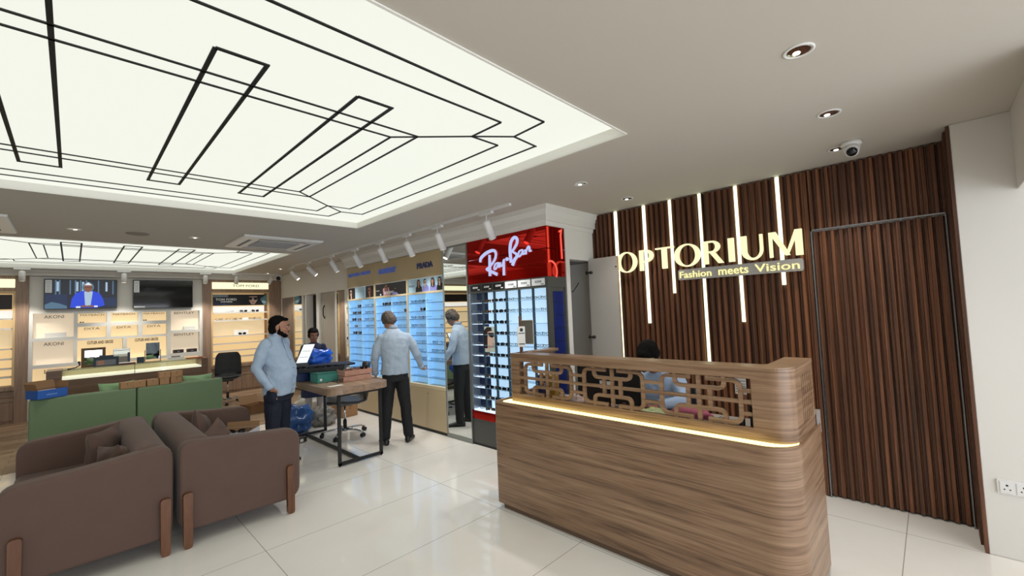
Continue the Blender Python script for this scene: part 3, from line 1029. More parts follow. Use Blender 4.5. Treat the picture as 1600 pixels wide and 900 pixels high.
# ------------------------------------------------------------------ eyeglasses
def glasses_proto(kind):
    """front at x=0 looking towards -x, temples going +x, standing on z=0"""
    mb = MB()
    w, h = {'sun': (.058, .046), 'clear': (.052, .036), 'round': (.05, .046), 'thin': (.054, .034), 'cat': (.056, .042)}[kind]
    t = {'sun': .0030, 'clear': .0022, 'round': .0018, 'thin': .0016, 'cat': .0032}[kind]
    for s in (-1, 1):
        cy = s * (w / 2 + .009)
        if kind == 'round':
            pts = ellp(cy, .026, w / 2, h / 2, 14)
        else:
            k = .006 if kind == 'cat' else .003
            pts = rrect(cy - w / 2, .026 - h / 2, cy + w / 2, .026 + h / 2, .016, 3)
            pts = [(u + s * (v - .026) * .12, v + (k if (u - cy) * s > 0 and v > .03 else 0)) for u, v in pts]
        ring = [(0 + abs(u) * .08, u, v) for u, v in pts]
        n = len(ring)
        inner = [(x, cy + (y - cy) * (1 - 2.2 * t / w * 2), .026 + (z - .026) * (1 - 2.2 * t / h * 2)) for x, y, z in ring]
        vs = ring + inner + [(x + t * 1.5, y, z) for x, y, z in ring] + [(x + t * 1.5, y, z) for x, y, z in inner]
        fs = []
        for i in range(n):
            j = (i + 1) % n
            fs += [(i, j, n + j, n + i), (2 * n + i, 3 * n + i, 3 * n + j, 2 * n + j), (i, 2 * n + i, 2 * n + j, j), (n + i, n + j, 3 * n + j, 3 * n + i)]
        mb.add(vs, fs, 0)
        mb.add([(x + t * .7, y, z) for x, y, z in inner], [tuple(range(n))], 1)
        hy = s * (w + .011)
        mb.tube([(.006, hy, .034), (.05, hy, .034), (.10, hy, .032), (.128, hy - s * .004, .018)], [t * 1.1, t, t, t * 1.3], 5)
    mb.tube([(.001, -.011, .032), (-.001, 0, .034), (.001, .011, .032)], t * .9, 5)
    return mb


LENS_D = M('dark_lens', '#14161c', .08); LENS_C = glass_mat('clear_lens', '#f3f7f8', .08); LENS_B = M('brown_lens', '#4b3226', .1)
FR_B = M('black_acetate', '#101114', .25); FR_H = M('tortoise_acetate', '#4a2b18', .3); FR_S = M('silver_wire', '#6e747c', .3, .8); FR_G = M('gold_wire', '#9c7a3c', .3, .8); FR_N = M('navy_acetate', '#1c2a55', .3)
GP = {}
for nm, kd, fm, lm in (('black sunglasses', 'sun', FR_B, LENS_D), ('rounded brown-lens sunglasses', 'round', FR_G, LENS_B), ('winged dark sunglasses', 'cat', FR_B, LENS_D),
                       ('black optical glasses', 'clear', FR_B, LENS_C), ('thin silver wire glasses', 'thin', FR_S, LENS_C), ('round wire glasses', 'round', FR_S, LENS_C),
                       ('tortoise optical glasses', 'clear', FR_H, LENS_C), ('navy optical glasses', 'clear', FR_N, LENS_C)):
    b = glasses_proto(kd)
    me_o = b.build('eyeglasses', [fm, lm], None, world=False)
    GP[nm] = me_o.data
    bpy.data.objects.remove(me_o)
ORD = ['top', 'second', 'third', 'fourth', 'fifth', 'sixth', 'seventh', 'eighth', 'ninth', 'tenth', 'eleventh', 'twelfth']


def put_glasses(nm, loc, rz, where, group, scale=1.0):
    o = bpy.data.objects.new('sunglasses' if 'sunglasses' in nm else 'eyeglasses', GP[nm])
    COL.objects.link(o)
    o.location = loc
    o.rotation_euler = (0, 0, rz)
    o.scale = (scale,) * 3
    tag(o, nm + ' ' + where, 'sunglasses' if 'sunglasses' in nm else 'eyeglasses', group)
    return o


# ------------------------------------------------------------------ three lit brand bays (prada, burberry, armani)
beige = M('beige_lacquer', '#c5b18e', .35); beige_d = M('beige_header', '#b7a27b', .45); edge_beige = M('beige_edge', '#d8c59f', .4)
bluelit = M('blue_lit_glow', '#a8d4f2', .5, emit='#8fc6f5', es=.38)  # shelf LED light put as glow into back panels, side faces and dividers
whitelit = M('white_edge_glow', '#e8f2fa', .4, emit='#cfe6fb', es=.55)
shelf_gl = M('shelf_acrylic', '#8fb5cf', .2)
LB_TOP, LB_BOT = 1.945, .64


def bay(y1, y0, brand, label, wcol, fills, logo, pic, knob_y):
    """from y1 (left in the photograph) to y0"""
    W = y1 - y0
    r = root('display_cabinet', label, 'display cabinet', (3.7, (y0 + y1) / 2, 0), 'brand display bays')
    T = TX(3.53, y1, 0)
    mb = MB(); mb.box(0, W, 2.175, 2.54, -.3, 0, T=T); hp_ = mb.build('header_panel', beige_d, r, .002)
    s, u, w, h, m, vb = logo
    text_mb(s, u, vb, w, h, 0, .012, T, bold=.02).build('brand_lettering', m, hp_)
    mb = MB()
    mb.box(0, .018, .62, 2.175, -.13, .0, T=T); mb.box(W - .018, W, .62, 2.175, -.13, .0, T=T); mb.box(.018, W - .018, LB_TOP, 1.972, -.22, .0, T=T); mb.box(0, W, .60, .645, -.22, .012, T=T)
    mb.build('carcass', edge_beige, r)
    mb = MB(); mb.box(.018, W - .018, 1.972, 2.175, -.21, -.018, T=T); mb.build('poster_box', whitelit, r)
    p = Pic(lambda u, v, w_: T(u, v, w_ - .016)); pic(p, W); p.build('poster', r)
    mb = MB(); mb.box(.018, W - .018, .645, LB_TOP, -.13, -.115, T=T); mb.box(.0182, .020, .645, LB_TOP, -.115, -.012, T=T); mb.box(W - .020, W - .0182, .645, LB_TOP, -.115, -.012, T=T); mb.build('lit_back_panel', bluelit, r)
    um = W * .49
    mb = MB(); mb.box(um - .009, um + .009, .645, LB_TOP, -.115, -.03, T=T); mb.build('divider', bluelit, r)
    rows = 11
    dz = (LB_TOP - .645) / rows
    cols = [(.02, um - .014), (um + .014, W - .02)]
    for ci, (a, b) in enumerate(cols):
        for k in range(1, rows):
            z = LB_TOP - .02 - k * dz
            mb = MB(); mb.box(a, b, z, z + .005, -.115, -.02, T=T); mb.box(a, b, z, z + .008, -.024, -.02, T=T)
            mb.build('shelf', shelf_gl, r)
            L__ = sorted(fills[ci].get(k, []))
            for qi, (pos, nm) in enumerate(L__):
                uu = a + (b - a) * pos
                put_glasses(nm, T(uu, z + .0055, -.03), random.uniform(-.06, .06),
                            'on the %s shelf, %s column of the %s bay, %s' % (ORD[k - 1], 'left' if ci == 0 else 'right', brand, (['alone'], ['left one', 'right one'], ['left one', 'middle one', 'right one'], ['left end', 'centre left', 'centre right', 'right end'])[len(L__) - 1][qi]), 'frames on the blue-lit shelves')
    mb = MB(); mb.box(0, W, .04, .60, -.28, 0, T=T); mb.build('base_cabinet', beige, r, .002)
    mb = MB(); mb.box(.004, W * .5 - .002, .045, .595, 0, .012, T=T); mb.build('door', beige, r, .001)
    mb = MB(); mb.box(W * .5 + .002, W - .004, .045, .595, 0, .012, T=T); dr = mb.build('door', beige, r, .001)
    mb = MB(); mb.cyl(T(knob_y, .53, .012), T(knob_y, .53, .03), .008, .011, 12); mb.build('knob', steel_m, dr, world=True, loc=(0, 0, 0)).location = (0, 0, 0)
    mb = MB(); mb.box(0, W, 0, .04, -.27, -.01, T=T); mb.build('plinth', black_m, r)
    return r


def three(n0=3):
    return [(.18, None), (.5, None), (.82, None)][:n0]


def row(kind, ps=(.2, .5, .8)):
    return [(p, kind if isinstance(kind, str) else kind[i % len(kind)]) for i, p in enumerate(ps)]


OPT = ['black optical glasses', 'thin silver wire glasses', 'tortoise optical glasses']
WIRE = ['thin silver wire glasses', 'round wire glasses', 'thin silver wire glasses']


def pic_prada(p, W):
    p.rect(.02, 1.974, W - .02, 2.172, LBL)
    p.text('PRADA', .035, 2.055, .15, .03, NAV, .01)
    xs = (.30, .47, .66, .83)
    tops = (BK, LAV, LAV, BK)
    for x, m_ in zip(xs, tops):
        p.bust(x, 1.976, 2.07, .085, m_)
    for i, x in enumerate(xs):
        p.head(x, 2.105, .036, SK2 if i % 2 else SK, HR, i != 1, i in (1, 3), 1 if i < 2 else 0)


def pic_burb(p, W):
    p.rect(.02, 1.974, W - .02, 2.172, M('print_dark_brown', '#2a241f', .5) if False else BK)
    p.poly([(.28, 1.976), (.26, 2.08), (.33, 2.12), (.45, 2.10), (.50, 1.976)], PNK)
    p.head(.37, 2.105, .042, SK, HRB, True, True, -1)
    p.poly([(.55, 1.976), (.58, 2.01), (.66, 2.02), (.76, 1.976)], M('print_royal', '#3f74b8', .5) if False else LAV)
    p.rect(.04, 2.06, .16, 2.066, WH); p.rect(.18, 1.98, .22, 2.01, LBL); p.ell(.66, 2.07, .04, .004, SK, 10)
    p.text('BURBERRY', .32, 2.0, .30, .04, WH, .03)


def pic_arm(p, W):
    p.rect(.02, 1.974, .28, 2.172, M('print_dark', '#2b2526', .5) if False else HR)
    p.rect(.29, 1.974, .66, 2.172, LBL); p.rect(.31, 2.09, .64, 2.093, GRY); p.rect(.31, 2.155, .64, 2.158, WH)
    p.rect(.67, 1.974, W - .02, 2.172, HR)
    p.head(.13, 2.085, .06, SK2, HR, False, True, -1)
    p.head(.83, 2.085, .062, SK, HRB, False, True, -1)


LOGO_D = M('logo_navy', '#1b2a63', .35); LOGO_B = M('logo_blue', '#3450a8', .35, emit='#5f7fe0', es=.1)
bay(5.660, 4.745, 'Prada', 'beige display bay headed PRADA with blue-lit shelves beside the tall mirror', 2,
    [{1: row('black optical glasses', (.22, .5, .78)) + [(.95, 'black optical glasses')], 2: [(.82, 'winged dark sunglasses')], 3: row(OPT, (.2, .45, .7, .92)), 4: row(OPT), 5: row(WIRE, (.5, .8)), 6: row(WIRE, (.45, .8)), 7: [(.6, 'thin silver wire glasses')], 8: [(.85, 'black optical glasses')], 9: [(.9, 'black optical glasses')]},
     {3: [(.9, 'round wire glasses')], 4: [(.88, 'black optical glasses')], 5: row(OPT, (.35, .62, .9)), 6: row(OPT, (.4, .85)), 7: row(OPT, (.35, .62, .92)), 8: row(WIRE, (.3, .6, .9))}],
    ('PRADA', .30, .39, .085, LOGO_D, 2.31), pic_prada, .50)
bay(6.665, 5.660, 'Burberry', 'middle beige display bay headed BURBERRY above a dark poster', 2,
    [{1: [(.55, 'black sunglasses'), (.85, 'black sunglasses')], 9: [(.5, 'thin silver wire glasses')]},
     {1: row('black optical glasses', (.15, .4, .65, .9)), 2: [(.88, 'black sunglasses')], 3: row(WIRE, (.4, .7)), 4: row(WIRE, (.45, .8))}],
    ('BURBERRY', .18, .53, .085, LOGO_B, 2.33), pic_burb, .55)
bay(7.670, 6.665, 'Armani', 'farthest beige display bay headed EMPORIO ARMANI with portrait posters', 2,
    [{1: [(.8, 'black sunglasses')], 2: [(.4, 'black sunglasses'), (.78, 'black sunglasses')], 3: [(.35, 'black sunglasses'), (.8, 'rounded brown-lens sunglasses')], 4: [(.5, 'rounded brown-lens sunglasses')], 5: [(.42, 'black sunglasses'), (.8, 'black sunglasses')]},
     {1: [(.35, 'thin silver wire glasses'), (.85, 'black optical glasses')], 2: row(OPT, (.35, .65, .9)), 3: row(OPT, (.3, .6, .88)), 4: row(OPT, (.4, .75))}],
    ('EMPORIO  ARMANI', .08, .80, .06, LOGO_B, 2.37), pic_arm, .55)

# tall mirror between the bays and the red unit
tm = root('wall_mirror', 'tall narrow mirror between the PRADA bay and the red display unit', 'mirror', (3.53, 4.48, 0))
mb = MB(); mb.box(3.525, 3.535, 4.235, 4.728, .055, 2.52); mb.build('mirror_glass', mirror_m, tm)
mb = MB()
mb.box(3.518, 3.56, 4.728, 4.742, .0, 2.545); mb.box(3.518, 3.56, 4.223, 4.237, .0, 2.545); mb.box(3.518, 3.56, 4.237, 4.728, 2.52, 2.545); mb.box(3.518, 3.56, 4.237, 4.728, 0, .055)
mb.build('mirror_frame', M('mirror_trim', '#8f9490', .3, .6), tm)

# ------------------------------------------------------------------ red unit
red = M('red_gloss_acrylic', '#b5170c', .03, .8); redm = red
grey_u = M('unit_grey', '#4c4d4b', .35)
navy_p = M('navy_back_panel', '#0f1c40', .3)
ry1, ry0 = 4.218, 2.905
rbu = root('display_cabinet', 'tall red-topped display unit headed Ray-Ban at the end of the shelf wall', 'display cabinet', (3.69, 3.56, 0))
T = TX(3.53, ry1, 0)
W = ry1 - ry0
mb = MB(); mb.box(0, W, 2.305, 2.545, -.32, .0, T=T); mb.build('upper_header', red, rbu, .002)
mb = MB(); mb.box(0, W, 2.0, 2.299, -.32, .0, T=T); mb.build('lower_header', red, rbu, .002)
mb = MB(); mb.box(0, W, 1.885, 2.0, -.32, -.002, T=T); mb.build('label_rail', grey_u, rbu, .001)
mb = MB(); mb.box(0, .035, .43, 1.885, -.32, 0, T=T); mb.build('side_post', M('post_silver', '#a9b3bd', .2, .7), rbu)
mb = MB(); mb.box(W - .03, W, .43, 1.885, -.07, 0, T=T); mb.box(W - .03, W, .43, 1.885, -.32, -.29, T=T); mb.box(W - .02, W - .01, .43, 1.885, -.29, -.07, T=T); mb.build('side_panel', grey_u, rbu)
mb = MB(); mb.box(W - .011, W - .004, .46, 1.84, -.27, -.09, T=T); mb.build('side_window', M('blue_side_glass', '#1a2a6a', .12), rbu)
for k in range(9):
    mb = MB(); z = .6 + k * .14; mb.box(W - .005, W - .001, z, z + .004, -.27, -.09, T=T); mb.build('side_shelf', black_m, rbu)
litw = M('white_blue_lit_glow', '#dcecf7', .5, emit='#b5d9f6', es=.62)  # glow in the panel colour stands in for blue-white LED lighting
div = [.035, .245, .45, .66, .865, 1.075, W - .03]
mb = MB(); mb.box(div[1], W - .03, .44, 1.885, -.125, -.11, T=T); mb.build('lit_back_panel', litw, rbu)
mb = MB(); mb.box(div[0], div[1], .44, 1.885, -.125, -.11, T=T); mb.build('navy_back_panel', navy_p, rbu)
mb = MB(); mb.box(.035, W - .03, .425, .445, -.2, .0, T=T); mb.build('lit_floor', whitelit, rbu)
for d_ in div[1:-1]:
    mb = MB(); mb.box(d_ - .005, d_ + .005, .445, 1.885, -.045, -.01, T=T); mb.build('divider', M('divider_dark', '#2c3a40', .3), rbu)
mb = MB(); mb.box(0, W, .325, .43, -.32, .0, T=T); mb.build('red_band', red, rbu, .002)
mb = MB(); mb.box(0, W, .03, .325, -.32, -.005, T=T); mb.build('base_cabinet', grey_u, rbu, .001)
mb = MB(); mb.box(0, W, 0, .03, -.3, -.01, T=T); mb.build('plinth', black_m, rbu)
for i in range(6):
    a, b = div[i] + .012, div[i + 1] - .012
    mb = MB(); mb.box(a, b, 1.91, 1.985, -.002, .004, T=T)
    dk = i < 3
    text_mb('ICONS', a + .05, 1.94, .09, .022, .004, .006, T, mb, 1, .03)
    mb.box(b - .05, b - .012, 1.918, 1.928, .004, .006, 1, T=T)
    mb.build('category_label', [BK if dk else WH, WH if dk else GRY], rbu)
RBR = 11
dz = (1.885 - .445) / RBR
pool = {0: ['thin silver wire glasses', 'round wire glasses'], 1: ['rounded brown-lens sunglasses', 'black sunglasses'], 2: ['black sunglasses', 'winged dark sunglasses'],
        3: ['thin silver wire glasses', 'black optical glasses', 'round wire glasses'], 4: ['thin silver wire glasses', 'round wire glasses', 'navy optical glasses'], 5: ['tortoise optical glasses', 'thin silver wire glasses', 'navy optical glasses']}
CO = ['first', 'second', 'third', 'fourth', 'fifth', 'sixth']
for i in range(6):
    a, b = div[i] + .007, div[i + 1] - .007
    for k in range(1, RBR + 1):
        z = 1.885 - k * dz + .002
        if k < RBR:
            mb = MB(); mb.box(a, b, z, z + .004, -.11, -.015, T=T); mb.build('shelf', shelf_gl if i else whitelit, rbu)
        if i == 1 and k in (4, 5):
            continue
        if i == 4 and k in (3, 4, 5):
            continue
        if i >= 3 and k in (3,) or (i == 5 and k in (7,)) or (i >= 3 and k > 7):
            continue
        ps = (.30, .74) if i in (1, 2, 0) else (.28, .76)
        for pi_, p_ in enumerate(ps):
            nm = random.choice(pool[i])
            put_glasses(nm, T(a + (b - a) * p_, z + .0045 if k < RBR else .447, -.025), random.uniform(-.1, .1) + (.5 if i == 0 else 0),
                        'on the %s shelf, %s column of the red unit, %s' % (ORD[k - 1], CO[i], ('left', 'right')[pi_]), 'frames in the red-topped unit', .78 if (b - a) < .21 else .8)
# picture of a woman with sunglasses, small mirror
pw = MB()
pr_ = root('photo_card', 'upright photo card of a woman in dark sunglasses inside the red-topped unit', 'photo card', T(.34, 1.18, -.03))
p = Pic(lambda u, v, w: T(u, v, w - .022), (M('print_mint', '#c4d6cf', .5),))
p.rect(.245, 1.155, .44, 1.465, p.mats[-1])
p.poly([(.25, 1.20), (.25, 1.42), (.30, 1.46), (.38, 1.455), (.39, 1.40), (.33, 1.30), (.33, 1.20)], HR)
p.poly([(.30, 1.165), (.31, 1.40), (.40, 1.42), (.415, 1.34), (.43, 1.31), (.413, 1.295), (.415, 1.25), (.395, 1.215), (.35, 1.20), (.345, 1.165)], SK2)
p.poly([(.31, 1.39), (.42, 1.39), (.425, 1.35), (.39, 1.33), (.345, 1.345)], BK)
p.poly([(.395, 1.262), (.42, 1.258), (.397, 1.248)], LIP)
p.build('print', pr_)
sm = root('shelf_mirror', 'square tilting mirror standing among the frames of the red-topped unit', 'mirror', T(.97, 1.27, -.03))
mb = MB(); mb.prism([(.865, 1.27), (1.075, 1.27), (1.075, 1.54), (.865, 1.54)], -.012, -.004, T); mb.build('backing', white_plastic, sm)
mb = MB(); mb.prism([(.87, 1.275), (1.07, 1.275), (1.07, 1.535), (.87, 1.535)], -.004, -.002, T); mb.build('mirror_glass', mirror_m, sm)

# script logo: brush strokes
ls = root('script_logo', 'pale blue handwritten Ray-Ban lettering glowing on the red header', 'sign', (3.5, 3.53, 2.07))
logo_m = M('logo_glow', '#cfd4f5', .4, emit='#bcc6f5', es=.75)
RB = [('letter', [(3.955, 2.26), (3.942, 2.308), (3.845, 2.359), (3.722, 2.379), (3.674, 2.345), (3.683, 2.285), (3.73, 2.229), (3.80, 2.182), (3.84, 2.16), (3.746, 2.121), (3.664, 2.084)], [.022, .034, .036, .034, .026, .024, .022, .022, .024, .034, .036]),
      ('letter', [(3.785, 2.331), (3.785, 2.227), (3.79, 2.075)], [.022, .034, .030]),
      ('letter', [(3.633, 2.222), (3.682, 2.212), (3.709, 2.172), (3.70, 2.146), (3.664, 2.168), (3.630, 2.214), (3.628, 2.168), (3.606, 2.178)], .014),
      ('letter', [(3.603, 2.222), (3.598, 2.175), (3.565, 2.19), (3.542, 2.238), (3.546, 2.16), (3.55, 2.063)], [.015, .015, .015, .02, .024, .026]),
      ('letter', [(3.424, 2.20), (3.434, 2.341), (3.412, 2.438), (3.355, 2.482), (3.316, 2.456), (3.323, 2.406), (3.371, 2.352), (3.396, 2.324), (3.348, 2.296), (3.327, 2.263), (3.37, 2.223), (3.404, 2.165)], [.034, .034, .032, .032, .03, .028, .022, .02, .024, .03, .034, .034]),
      ('letter', [(3.238, 2.325), (3.284, 2.316), (3.309, 2.274), (3.298, 2.252), (3.26, 2.275), (3.232, 2.31), (3.234, 2.272), (3.212, 2.281)], .014),
      ('letter', [(3.200, 2.321), (3.190, 2.275), (3.182, 2.305), (3.148, 2.350), (3.132, 2.335), (3.134, 2.295), (3.108, 2.301)], .015)]
for nm, pts, wd in RB:
    mb = MB()
    q = [(-y, z) for y, z in pts]
    # smooth with catmull-rom
    sm_, sw = [], []
    for i in range(len(q) - 1):
        p0 = q[max(i - 1, 0)]; p1 = q[i]; p2 = q[i + 1]; p3 = q[min(i + 2, len(q) - 1)]
        for k in range(5):
            t = k / 5
            sm_.append(tuple(.5 * (2 * p1[a] + (p2[a] - p0[a]) * t + (2 * p0[a] - 5 * p1[a] + 4 * p2[a] - p3[a]) * t * t + (3 * p1[a] - p0[a] - 3 * p2[a] + p3[a]) * t ** 3) for a in (0, 1)))
            sw.append((wd[i] * (1 - t) + wd[i + 1] * t) if isinstance(wd, list) else wd)
    sm_.append(q[-1]); sw.append(wd[-1] if isinstance(wd, list) else wd)
    mb.ribbon(sm_, sw, .004, .022, TX(3.53, 0, 0))
    mb.build(nm, logo_m, ls)
mb = MB(); mb.prism(ellp(-3.488, 2.247, .022, .021, 14), .004, .022, TX(3.53, 0, 0)); mb.build('dot', logo_m, ls)
# red neon ring and bar on the narrow side of the header
ns = root('side_logo', 'red outlined logo strokes on the narrow side of the red header', 'sign', (3.78, 2.9, 2.02))
neon = M('red_neon', '#ff7a68', .4, emit='#ff5a48', es=.8)
Ty = TY(3.53, 2.905, 0)
mb = MB(); mb.ribbon(ellp(.06, 2.055, .10, .11, 20, -.6, pi * .62), .018, .001, .008, Ty); mb.build('curved_stroke', neon, ns)
mb = MB(); mb.ribbon([(.225, 2.50), (.27, 2.52), (.255, 2.46), (.262, 2.2)], .02, .001, .008, Ty); mb.build('straight_stroke', neon, ns)

# ------------------------------------------------------------------ mirrors and door in the recessed wall
m1 = MB(); m1.box(3.705, 3.72, 10.41, 11.75, .06, 2.19)
tag(m1.build('wall_mirror', mirror_m), 'tall mirror in the far corner reflecting the lit sunglasses cabinet', 'mirror')
m2 = MB(); m2.box(3.705, 3.72, 7.70, 8.54, .06, 2.19)
tag(m2.build('wall_mirror', mirror_m), 'narrow mirror between the plain door and the blue-lit shelves', 'mirror')
d2 = MB(); d2.box(3.74, 3.78, 8.62, 9.42, 0, 2.19); d2.box(3.738, 3.74, 9.30, 9.306, 0, 2.19)
struct(d2, 'door_2', M('door_grey', '#a59d93', .5))
dh = MB(); dh.tube([(3.735, 9.22, 1.65), (3.70, 9.20, 1.72), (3.70, 9.20, 1.85), (3.735, 9.22, 1.92)], .012, 8)
dh = dh.build('door_handle', dark_m, None, loc=(0, 0, 0)); dh['kind'] = 'structure'

# ------------------------------------------------------------------ lit cabinets on the back wall
warm = M('warm_lightbox', '#e8cfa4', .5, emit='#ffd99c', es=.5); warm2 = M('warm_lightbox_pale', '#e6d4b4', .5, emit='#ffe2b0', es=.38)
cream_box = M('cream_lightbox', '#fffbe0', .5, emit='#fbf6cc', es=.9)
shelf_w = M('shelf_white', '#cfccc6', .4)


def wall_cabinet(x0, x1, colL, colR, label, title, posterf, goods, base_top=.62):
    r = root('display_cabinet', label, 'display cabinet', ((x0 + x1) / 2, 12.0, 0), 'lit wood cabinets on the far wall')
    a, b = x0 + colL, x1 - colR
    for u0, u1 in ((x0, a), (b, x1)):
        mb = MB(); mb.box(u0, u1, 11.80, 12.19, 0, 2.64); mb.build('pilaster', oak_v, r, .003)
    mb = MB(); mb.box(a, b, 11.83, 12.19, 2.36, 2.64); mb.build('header_panel', oak_v, r)
    mb = MB(); mb.box(a + .02, b - .01, 11.80, 11.83, 2.425, 2.58); hp_ = mb.build('title_lightbox', cream_box, r, .003)
    if title:
        text_mb(title, a + .42, 2.475, .56, .055, .002, .006, TY(0, 11.80, 0), bold=.0).build('title_lettering', M('letter_dark', '#4a4430', .5), hp_)
    mb = MB(); mb.box(a, b, 11.79, 11.86, 2.325, 2.36); mb.box(a, a + .03, 11.80, 11.86, .66, 2.325); mb.box(b - .03, b, 11.80, 11.86, .66, 2.325)
    mb.build('trim_frame', M('cabinet_gold', '#c9ab7c', .4), r)
    mb = MB(); mb.box(a + .03, b - .03, 12.10, 12.12, .66, 2.325); mb.build('lit_back_panel', warm, r)
    mb = MB(); mb.box(a + .03, b - .03, 12.085, 12.10, 1.88, 2.02); mb.build('white_back_panel', M('white_lightbox', '#ffffff', .5, emit='#fffaf0', es=.6), r)
    mb = MB(); mb.box(a + .03, b - .03, 12.085, 12.10, 1.35, 1.68); mb.build('pale_back_panel', warm2, r)
    p = Pic(TY(a, 11.84, 0), (warm2,)); posterf(p, b - a); p.build('poster', r)
    for k, z in enumerate((1.87, 1.69, 1.33, 1.15, .98, .83)):
        mb = MB(); mb.box(a + .03, b - .03, 11.86, 12.1, z - .018, z); mb.box(a + .03, b - .03, 11.852, 11.862, z - .022, z + .008)
        mb.build('shelf', shelf_w, r)
    mb = MB(); mb.box(a, b, 11.80, 12.19, .585, .66); mb.build('worktop', oak_v, r, .002)
    mb = MB(); mb.box(a, b, 11.84, 12.19, .0, .585); mb.build('base_cabinet', oak_v, r)
    for z0, z1 in ((.47, .575), (.385, .455)):
        mb = MB(); mb.box(a + .004, b - .004, 11.822, 11.84, z0, z1); mb.build('drawer', oak_v, r, .002)
    n = 2
    for i in range(n):
        w_ = (b - a) / n
        mb = MB(); mb.box(a + i * w_ + .003, a + (i + 1) * w_ - .003, 11.822, 11.84, .06, .372); mb.build('door', oak_v, r, .002)
    return r, a, b


def poster_tf(p, W):
    p.rect(.03, 2.035, W - .04, 2.30, BK)
    p.rect(.04, 2.235, .34, 2.30, GRY); p.rect(.05, 2.235, .09, 2.28, TEAL); p.rect(.2, 2.235, .24, 2.29, TEAL)
    p.rect(.04, 2.045, .30, 2.085, NAV)
    p.poly([(.98, 2.037), (1.02, 2.2), (W - .045, 2.295), (W - .045, 2.037)], TEAL)
    p.poly([(1.0, 2.09), (1.08, 2.16), (1.15, 2.12), (1.13, 2.08)], LBL)
    p.poly([(.62, 2.037), (.70, 2.2), (.76, 2.29), (.95, 2.29), (.99, 2.2), (1.10, 2.037)], BK)
    p.poly([(.76, 2.25), (.95, 2.25), (.95, 2.15), (.89, 2.06), (.82, 2.06), (.77, 2.15)], SK2)
    for s in (-1, 1):
        p.poly([(.855 + s * .01, 2.225), (.855 + s * .10, 2.235), (.855 + s * .085, 2.165), (.855 + s * .03, 2.16)], BK)
    p.rect(.83, 2.205, .88, 2.22, BK); p.ell(.86, 2.10, .028, .011, LIP, 10)
    p.poly([(.72, 2.22), (.77, 2.295), (.94, 2.295), (.95, 2.25), (.77, 2.245), (.77, 2.12)], HR)
    p.text('TOM FORD', .09, 2.155, .42, .05, WH, .03)
    p.text('EYEWEAR', .19, 2.11, .24, .03, WH, .03)


def poster_dark(p, W):
    p.rect(.03, 2.035, W - .04, 2.30, HR)


tf, ta, tb = wall_cabinet(2.06, 3.70, .16, .28, 'lit wooden cabinet headed TOM FORD with sunglasses on warm shelves', 'TOM FORD', poster_tf, None)
wall_cabinet(-3.4, -.56, .28, .16, 'lit wooden cabinet at the left edge with a dark poster and empty shelves', None, poster_dark, None)
for xx, z, nm, w_ in ((2.62, 1.87, 'thin silver wire glasses', 'left'), (2.90, 1.87, 'black sunglasses', 'middle'), (3.15, 1.87, 'black sunglasses', 'right')):
    put_glasses(nm, (xx, 11.93, z), pi / 2, 'on the upper lit shelf under the Ford poster, ' + w_, 'frames in the far cabinet', 1.15)
for xx, w_ in ((2.40, 'left end'), (2.50, 'left of centre'), (2.68, 'centre left'), (2.80, 'centre'), (3.08, 'right of centre'), (3.2, 'right end')):
    put_glasses(random.choice(OPT), (xx, 11.93, 1.69), pi / 2, 'on the second lit shelf of the far cabinet, ' + w_, 'frames in the far cabinet', 1.1)
cb = MB(); cb.box(2.86, 2.98, 11.88, 11.90, 1.69, 1.74); tag(cb.build('price_card', paper_m), 'small white card between frames on the second lit shelf', 'card')
cb = MB(); cb.box(2.70, 3.0, 11.96, 11.975, 1.33, 1.45); tag(cb.build('backing_card', paper_m), 'white card behind the single sunglasses on the third lit shelf', 'card')
put_glasses('black sunglasses', (2.86, 11.9, 1.33), pi / 2, 'alone before a white card on the third shelf of the far cabinet', 'frames in the far cabinet', 1.15)

# ------------------------------------------------------------------ niche wall between them
nw = root('niche_shelving', 'white wall shelving of glowing brand niches under the two televisions', 'shelving', (.75, 12.0, .5))
NI = {'AKONI': [(-.508, .019, 1.49, 1.945), (-.508, .019, .995, 1.43)], 'MAYBACH': [(.073, .48, 1.745, 1.93), (.542, .955, 1.745, 1.93), (1.027, 1.43, 1.745, 1.93)],
      'DITA': [(.073, .48, 1.45, 1.67), (.542, .955, 1.45, 1.67), (1.027, 1.43, 1.45, 1.67)], 'CUTLER AND GROSS': [(.07, .722, .99, 1.405), (.785, 1.43, .99, 1.405)],
      'BENTLEY': [(1.493, 2.005, 1.515, 1.94), (1.493, 2.005, 1.02, 1.46)], 'LINDBERG': [(-.508, 2.005, .55, .93)]}
# front lattice as horizontal and vertical boards around the openings
xs = sorted(set([-.56, 2.06] + [v for L_ in NI.values() for r_ in L_ for v in r_[:2]]))
zs = sorted(set([.5, 1.97] + [v for L_ in NI.values() for r_ in L_ for v in r_[2:]]))
rects = [r_ for L_ in NI.values() for r_ in L_]
mb = MB()
for i in range(len(xs) - 1):
    zrun = None
    for k in range(len(zs) - 1):
        cx_, cz_ = (xs[i] + xs[i + 1]) / 2, (zs[k] + zs[k + 1]) / 2
        hole = any(a < cx_ < b and c_ < cz_ < d_ for a, b, c_, d_ in rects)
        if not hole and zrun is None:
            zrun = zs[k]
        if (hole or k == len(zs) - 2) and zrun is not None:
            mb.box(xs[i], xs[i + 1], 11.83, 12.1, zrun, zs[k] if hole else zs[k + 1]); zrun = None
mb.build('frame', M('niche_white', '#dfddd9', .5), nw)
lett = M('letter_bronze', '#6f6350', .5)
